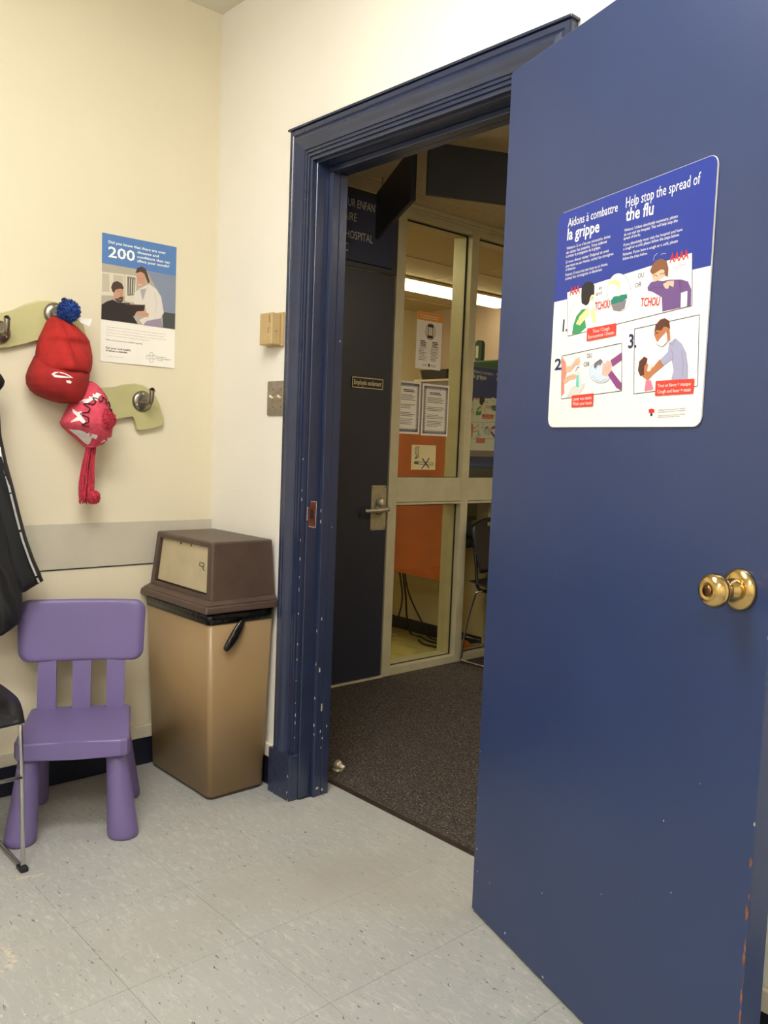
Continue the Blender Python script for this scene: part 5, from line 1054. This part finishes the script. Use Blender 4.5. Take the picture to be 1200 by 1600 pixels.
# ================================================================== HALL THINGS
ds = tag(empty('door_stop', (0.470, 0.262, 0.0018)), 'small chrome dome door stop on the carpet by the jamb', 'door stop')
lathe('base', [(0, 0), (0.021, 0), (0.021, 0.006), (0.016, 0.012), (0, 0.012)], 'nickel', ds, Matrix.Identity(4), 20)
lathe('dome', [(0.016, 0.011), (0.0175, 0.02), (0.015, 0.030), (0.009, 0.037), (0.0, 0.039)], 'nickel', ds, Matrix.Identity(4), 20)
tube('bumper', [(0.010, 0, 0.020), (0.030, 0.003, 0.021)], [0.009, 0.006], 'ivory', ds, 10)
ns = tag(empty('name_board', mw=basis((HX+0.0006, 0.62, 2.018), (0, 1, 0), (0, 0, 1), (1, 0, 0))), 'navy name board with pale capital letters above the dark door', 'sign')
box('board', (0, 0, 0), (0.562, 0.300, 0.012), 'navy_sign', ns, 0.002)
def ntext(s, y0, y1, z, c): text('lettering', s, (y0-0.62, z-2.018), (y1-0.62, z-2.018), c, 'sign_letter', ns, 0.0126)
ntext('POUR ENFANTS', 0.845, 1.092, 2.258, 0.036); ntext('DENTAIRE', 0.775, 0.945, 2.195, 0.036); ntext('HOSPITAL', 0.882, 1.048, 2.115, 0.036); ntext('CLINIC', 0.79, 0.90, 2.055, 0.036)
es_ = tag(empty('staff_sign', mw=basis((HX+0.0006, 0.958, 1.436), (0, 1, 0), (0, 0, 1), (1, 0, 0))), 'small black plate reading Employés seulement on the dark door', 'sign')
box('plate', (0, 0, 0), (0.198, 0.053, 0.004), 'plastic_black', es_, 0.001)
strokes('border', [((.003, .003), (.195, .003)), ((.195, .003), (.195, .050)), ((.195, .050), (.003, .050)), ((.003, .050), (.003, .003))], 0.004, 'paper_cream', es_, 0.0044)
text('lettering', 'Employés seulement', (0.012, 0.017), (0.186, 0.017), 0.022, 'paper_cream', es_, 0.0045, 1)
def hanging(name, label, a, b, z0, z1):
    a, b = Vector((*a, 0)), Vector((*b, 0)); d = (b-a); L = d.length; d.normalize(); n = Vector((d.y, -d.x, 0))
    o = tag(empty(name, mw=basis((a.x, a.y, z0), d, (0, 0, 1), n)), label, 'hanging sign')
    box('board', (0, 0, -0.02), (L, z1-z0, 0), 'panel_dark', o, 0.003)
    for x in (0.12*L, 0.88*L): tube('hanger_rod', [(x, z1-z0-0.002, -0.01), (x, HCZ-z0+0.002, -0.01)], 0.004, 'nickel', o, 6)
    return o
hanging('hanging_sign', 'dark hanging sign board in the hall, slanting up left of the other one', (-0.235, 0.955), (0.345, 0.626), 2.10, 2.305)
hanging('hanging_sign', 'dark hanging sign board in the hall, broadside on beside the door edge', (0.450, 0.610), (0.672, 1.085), 2.10, 2.290)

# notices on the glass (inside face hung on the hall side)
def sheet(name, label, y0, z0, w, h, m, cat='notice', grp=None, xo=0.0007):
    o = tag(empty(name, mw=basis((GX+xo, y0, z0), (0, 1, 0), (0, 0, 1), (1, 0, 0))), label, cat, grp)
    box('sheet', (0, 0, 0), (w, h, 0.0006), m, o); return o
YS = 0.036     # glass sits behind the post face
ph = sheet('phone_notice', 'white notice with orange band and phone symbol on the upper glass', 1.372+YS, 1.568, 0.182, 0.288, 'paper')
poly_flat('orange_band', [(0, 0.288), (0, 0.244), (0.182, 0.244), (0.182, 0.288)], 'phone_orange', ph, 0.0008)
strokes('heading', [((0.02, 0.268), (0.155, 0.268)), ((0.03, 0.257), (0.15, 0.257))], 0.004, 'paper_cream', ph, 0.001)
stroke('phone_ring', [(0.098+0.034*math.cos(a), 0.192+0.040*math.sin(a)) for a in [2*math.pi*i/24 for i in range(24)]], 0.004, 'desk_top', ph, 0.001, True)
poly_flat('phone', rrect(0.078, 0.158, 0.118, 0.228, 0.008), 'ink', ph, 0.0011); poly_flat('phone_screen', [(0.083, 0.172), (0.113, 0.172), (0.113, 0.214), (0.083, 0.214)], 'p_light', ph, 0.0013)
rl = random.Random(3)
def lines(name, parent, x0, x1, y0, y1, n, wd, m, z=0.001, gaps=()):
    L = []
    for i in range(n):
        if i in gaps: continue
        y = y1+(y0-y1)*i/(n-1); L.append(((x0, y), (x0+(x1-x0)*rl.uniform(.6, 1), y)))
    strokes(name, L, wd, m, parent, z)
for x0 in (0.02, 0.105): lines('bold_lines', ph, x0+0.008, x0+0.06, 0.115, 0.140, 4, 0.0042, 'ink'); lines('small_lines', ph, x0, x0+0.06, 0.045, 0.105, 9, 0.0024, 'border_blue')
poly_flat('emblem', [(0.094, 0.012), (0.100, 0.012), (0.105, 0.024), (0.097, 0.030), (0.089, 0.024)], 'ink', ph, 0.001)
lines('small_lines', ph, 0.05, 0.086, 0.016, 0.022, 2, 0.002, 'border_blue'); lines('small_lines', ph, 0.11, 0.15, 0.016, 0.022, 2, 0.002, 'border_blue')
def certificate(name, label, y0, z0, w, h):
    o = sheet(name, label, y0, z0, w, h, 'paper', 'notice', 'bordered notices on the glass')
    L = []; i0, i1 = 0.012, 0.030
    def zig(ax, ay, bx_, by, nx, ny, n):
        for k in range(n):
            t0, t1 = k/n, (k+1)/n; d = 0.010 if k % 2 else 0.016
            p = (ax+(bx_-ax)*(t0+t1)/2, ay+(by-ay)*(t0+t1)/2); L.append(((p[0], p[1]), (p[0]+nx*d, p[1]+ny*d)))
    zig(i0, i0, w-i0, i0, 0, 1, 30); zig(i0, h-i0, w-i0, h-i0, 0, -1, 30); zig(i0, i0, i0, h-i0, 1, 0, 40); zig(w-i0, i0, w-i0, h-i0, -1, 0, 40)
    strokes('ornate_border', L, 0.0042, 'border_blue', o, 0.0009)
    strokes('border_line', [((i0, i0), (w-i0, i0)), ((w-i0, i0), (w-i0, h-i0)), ((w-i0, h-i0), (i0, h-i0)), ((i0, h-i0), (i0, i0))], 0.003, 'border_blue', o, 0.0010)
    lines('heading', o, 0.05, w-0.04, h-0.052, h-0.044, 2, 0.004, 'ink'); lines('text_lines', o, 0.036, w-0.034, 0.05, h-0.07, 19, 0.0024, 'ink', 0.001, (4, 5, 9, 10, 14))
    return o
certificate('bordered_notice', 'ornate bordered notice on the glass, next to the dark door', 1.232+YS+0.014, 1.232, 0.172, 0.266)
certificate('bordered_notice', 'ornate bordered notice on the glass, the one above the cigarette sign', 1.432+YS, 1.228, 0.196, 0.266)
nk = sheet('no_smoking_sign', 'cream square no smoking sticker with crossed cigarette', 1.371+YS, 1.050, 0.176, 0.128, 'paper_cream', 'sign')
strokes('cigarette', [((0.030, 0.042), (0.160, 0.036)), ((0.030, 0.030), (0.160, 0.024)), ((0.160, 0.036), (0.160, 0.024)), ((0.030, 0.042), (0.030, 0.030)), ((0.05, 0.041), (0.05, 0.029))], 0.0024, 'ink', nk, 0.0010)
poly_flat('ember', [(0.020, 0.042), (0.05, 0.041), (0.05, 0.029), (0.020, 0.030)], 'border_blue', nk, 0.0009)
for dx in (0, 0.011, 0.022): stroke('smoke', [(0.022+dx*.5, 0.056), (0.034+dx*.8, 0.070), (0.028+dx, 0.088), (0.022+dx, 0.104), (0.032+dx, 0.120)], 0.0034, 'ink', nk, 0.0010)
strokes('cross', [((0.076, 0.060), (0.130, 0.008)), ((0.130, 0.062), (0.076, 0.004))], 0.0062, 's_navy', nk, 0.0014)

# ================================================================== OFFICE THINGS
dk = tag(empty('desk', (-1.0, 1.76, 0)), 'reception desk with an orange front panel behind the glass', 'desk')
box('front_panel', (-0.80, 0.0, 0.432), (0.490, 0.022, 1.24), 'orange', dk, 0.002)
box('desk_top', (-0.80, 0.0225, 0.905), (0.490, 0.85, 0.935), 'desk_top', dk, 0.003)
boxes('bracket', [((-0.78, 0.0225, 0.60), (-0.75, 0.30, 0.9045)), ((0.44, 0.0225, 0.60), (0.47, 0.30, 0.9045))], 'printer_grey', dk)
cab = tag(empty('equipment_box', (-1.0, 2.52, 0.9355)), 'grey box with pale top on the desk behind the notices', 'box')
box('body', (-0.40, -0.16, 0.0), (0.42, 0.06, 0.655), 'cabinet_grey', cab, 0.006); box('top', (-0.405, -0.165, 0.6555), (0.425, 0.065, 0.672), 'cabinet_top', cab, 0.004)
pb = tag(empty('black_tray', (-1.22, 2.42, 1.608)), 'black tray behind the phone notice', 'tray')
hexa('tray_body', (-0.12, 0.10, -0.055, 0.10, 0.0002), (-0.13, 0.11, -0.06, 0.11, 0.055), 'plastic_black', pb, 0.004); box('tray_lip', (-0.135, -0.065, 0.0551), (0.115, 0.115, 0.062), 'plastic_black', pb, 0.002)
gb_ = tag(empty('green_box', (-0.92, 2.45, 1.608)), 'green plastic box with white label and raised tab in the office', 'box')
hexa('box_body', (-0.16, 0.30, -0.06, 0.09, 0.0002), (-0.175, 0.32, -0.07, 0.10, 0.105), 'plastic_green', gb_, 0.008)
prism('upright_tab', rrect(-0.0, 0.1055, 0.055, 0.235, 0.02), 0.03, 'plastic_green', gb_, lambda x, y, z: Vector((x, -0.04+z, y)), 0.003)
poly = box('label', (-0.075, -0.0695, 0.02), (-0.03, -0.068, 0.10), 'paper', gb_)
box('tab_label', (0.008, -0.0412, 0.125), (0.03, -0.0402, 0.2), 'paper', gb_)
pr = tag(empty('printer', (-0.74, 2.10, 0.9355)), 'dark printer with a blue lid on the desk behind the glass', 'printer')
box('body', (-0.16, -0.15, 0.0005), (0.20, 0.20, 0.125), 'printer_grey', pr, 0.006); hexa('lid', (-0.165, 0.205, -0.155, 0.205, 0.1255), (-0.13, 0.17, -0.10, 0.17, 0.19), 'printer_blue', pr, 0.008); box('paper_slot', (-0.12, -0.1515, 0.05), (0.16, -0.1502, 0.065), 'plastic_black', pr)
# cables under the desk
def cable(name, label, pts, r, m): return tag(tube(name, smooth_path(pts, 6), r, m, None, 6), label, 'cable', 'cables under the desk')
cable('cable', 'black cable hanging straight down below the orange desk panel', [(-1.02, 1.90, 0.9), (-1.02, 1.95, 0.45), (-1.03, 2.0, 0.25), (-1.03, 2.02, 0.10), (-1.0, 2.03, 0.008), (-0.90, 2.02, 0.007), (-0.78, 1.98, 0.007), (-0.66, 2.0, 0.007), (-0.62, 1.93, 0.007), (-0.75, 1.9, 0.007), (-0.85, 1.95, 0.007)], 0.006, 'cable_black')
cable('cable', 'black cable spreading to the right below the desk', [(-1.0, 1.90, 0.9), (-1.01, 1.96, 0.45), (-1.02, 2.0, 0.30), (-0.98, 2.03, 0.18), (-0.90, 2.06, 0.05), (-0.86, 2.05, 0.008), (-0.7, 2.03, 0.008), (-0.56, 1.96, 0.008)], 0.005, 'cable_black')
cable('cable', 'black cable spreading to the left below the desk', [(-1.06, 1.90, 0.9), (-1.05, 1.95, 0.45), (-1.05, 1.99, 0.25), (-1.10, 2.02, 0.12), (-1.16, 2.03, 0.03), (-1.2, 2.0, 0.006)], 0.005, 'cable_black')
cable('cable', 'white cable curving out below the orange desk panel', [(-0.96, 1.82, 0.6), (-0.96, 1.83, 0.42), (-1.02, 1.84, 0.365), (-1.12, 1.85, 0.345), (-1.25, 1.86, 0.36), (-1.35, 1.86, 0.5)], 0.006, 'cable_white')
cable('cable', 'thin white cable reaching the office floor beside the black ones', [(-1.08, 1.86, 0.9), (-1.08, 1.88, 0.40), (-1.08, 1.92, 0.22), (-1.10, 1.95, 0.10), (-1.15, 1.96, 0.035), (-1.17, 1.94, 0.008), (-1.12, 1.92, 0.008), (-1.02, 1.93, 0.008)], 0.004, 'cable_white')
sc = raw('paper_scrap', [(-0.50, 1.88, 0.0432), (-0.49, 1.98, 0.0432), (-0.45, 2.0, 0.0435), (-0.44, 1.90, 0.0435), (-0.50, 1.90, 0.085), (-0.48, 1.97, 0.075)], [(0, 1, 5, 4), (0, 3, 2, 1), (4, 5, 2, 3), (0, 4, 3), (1, 2, 5)], 'orange_scrap')
tag(sc, 'crumpled orange paper scrap on the sill behind the glass', 'paper')
st = raw('ceiling_stain', [(1.02+0.05*math.cos(a)*k, 1.0+0.05*math.sin(a)*k, HCZ-0.0036) for a, k in [(2*math.pi*i/9, (1, .6, 1.1, .7, .9, .5, 1, .8, .6)[i]) for i in range(9)]], [tuple(range(9))[::-1]], 'edge_dark')
st.parent = bpy.data.objects['ceiling_hall']
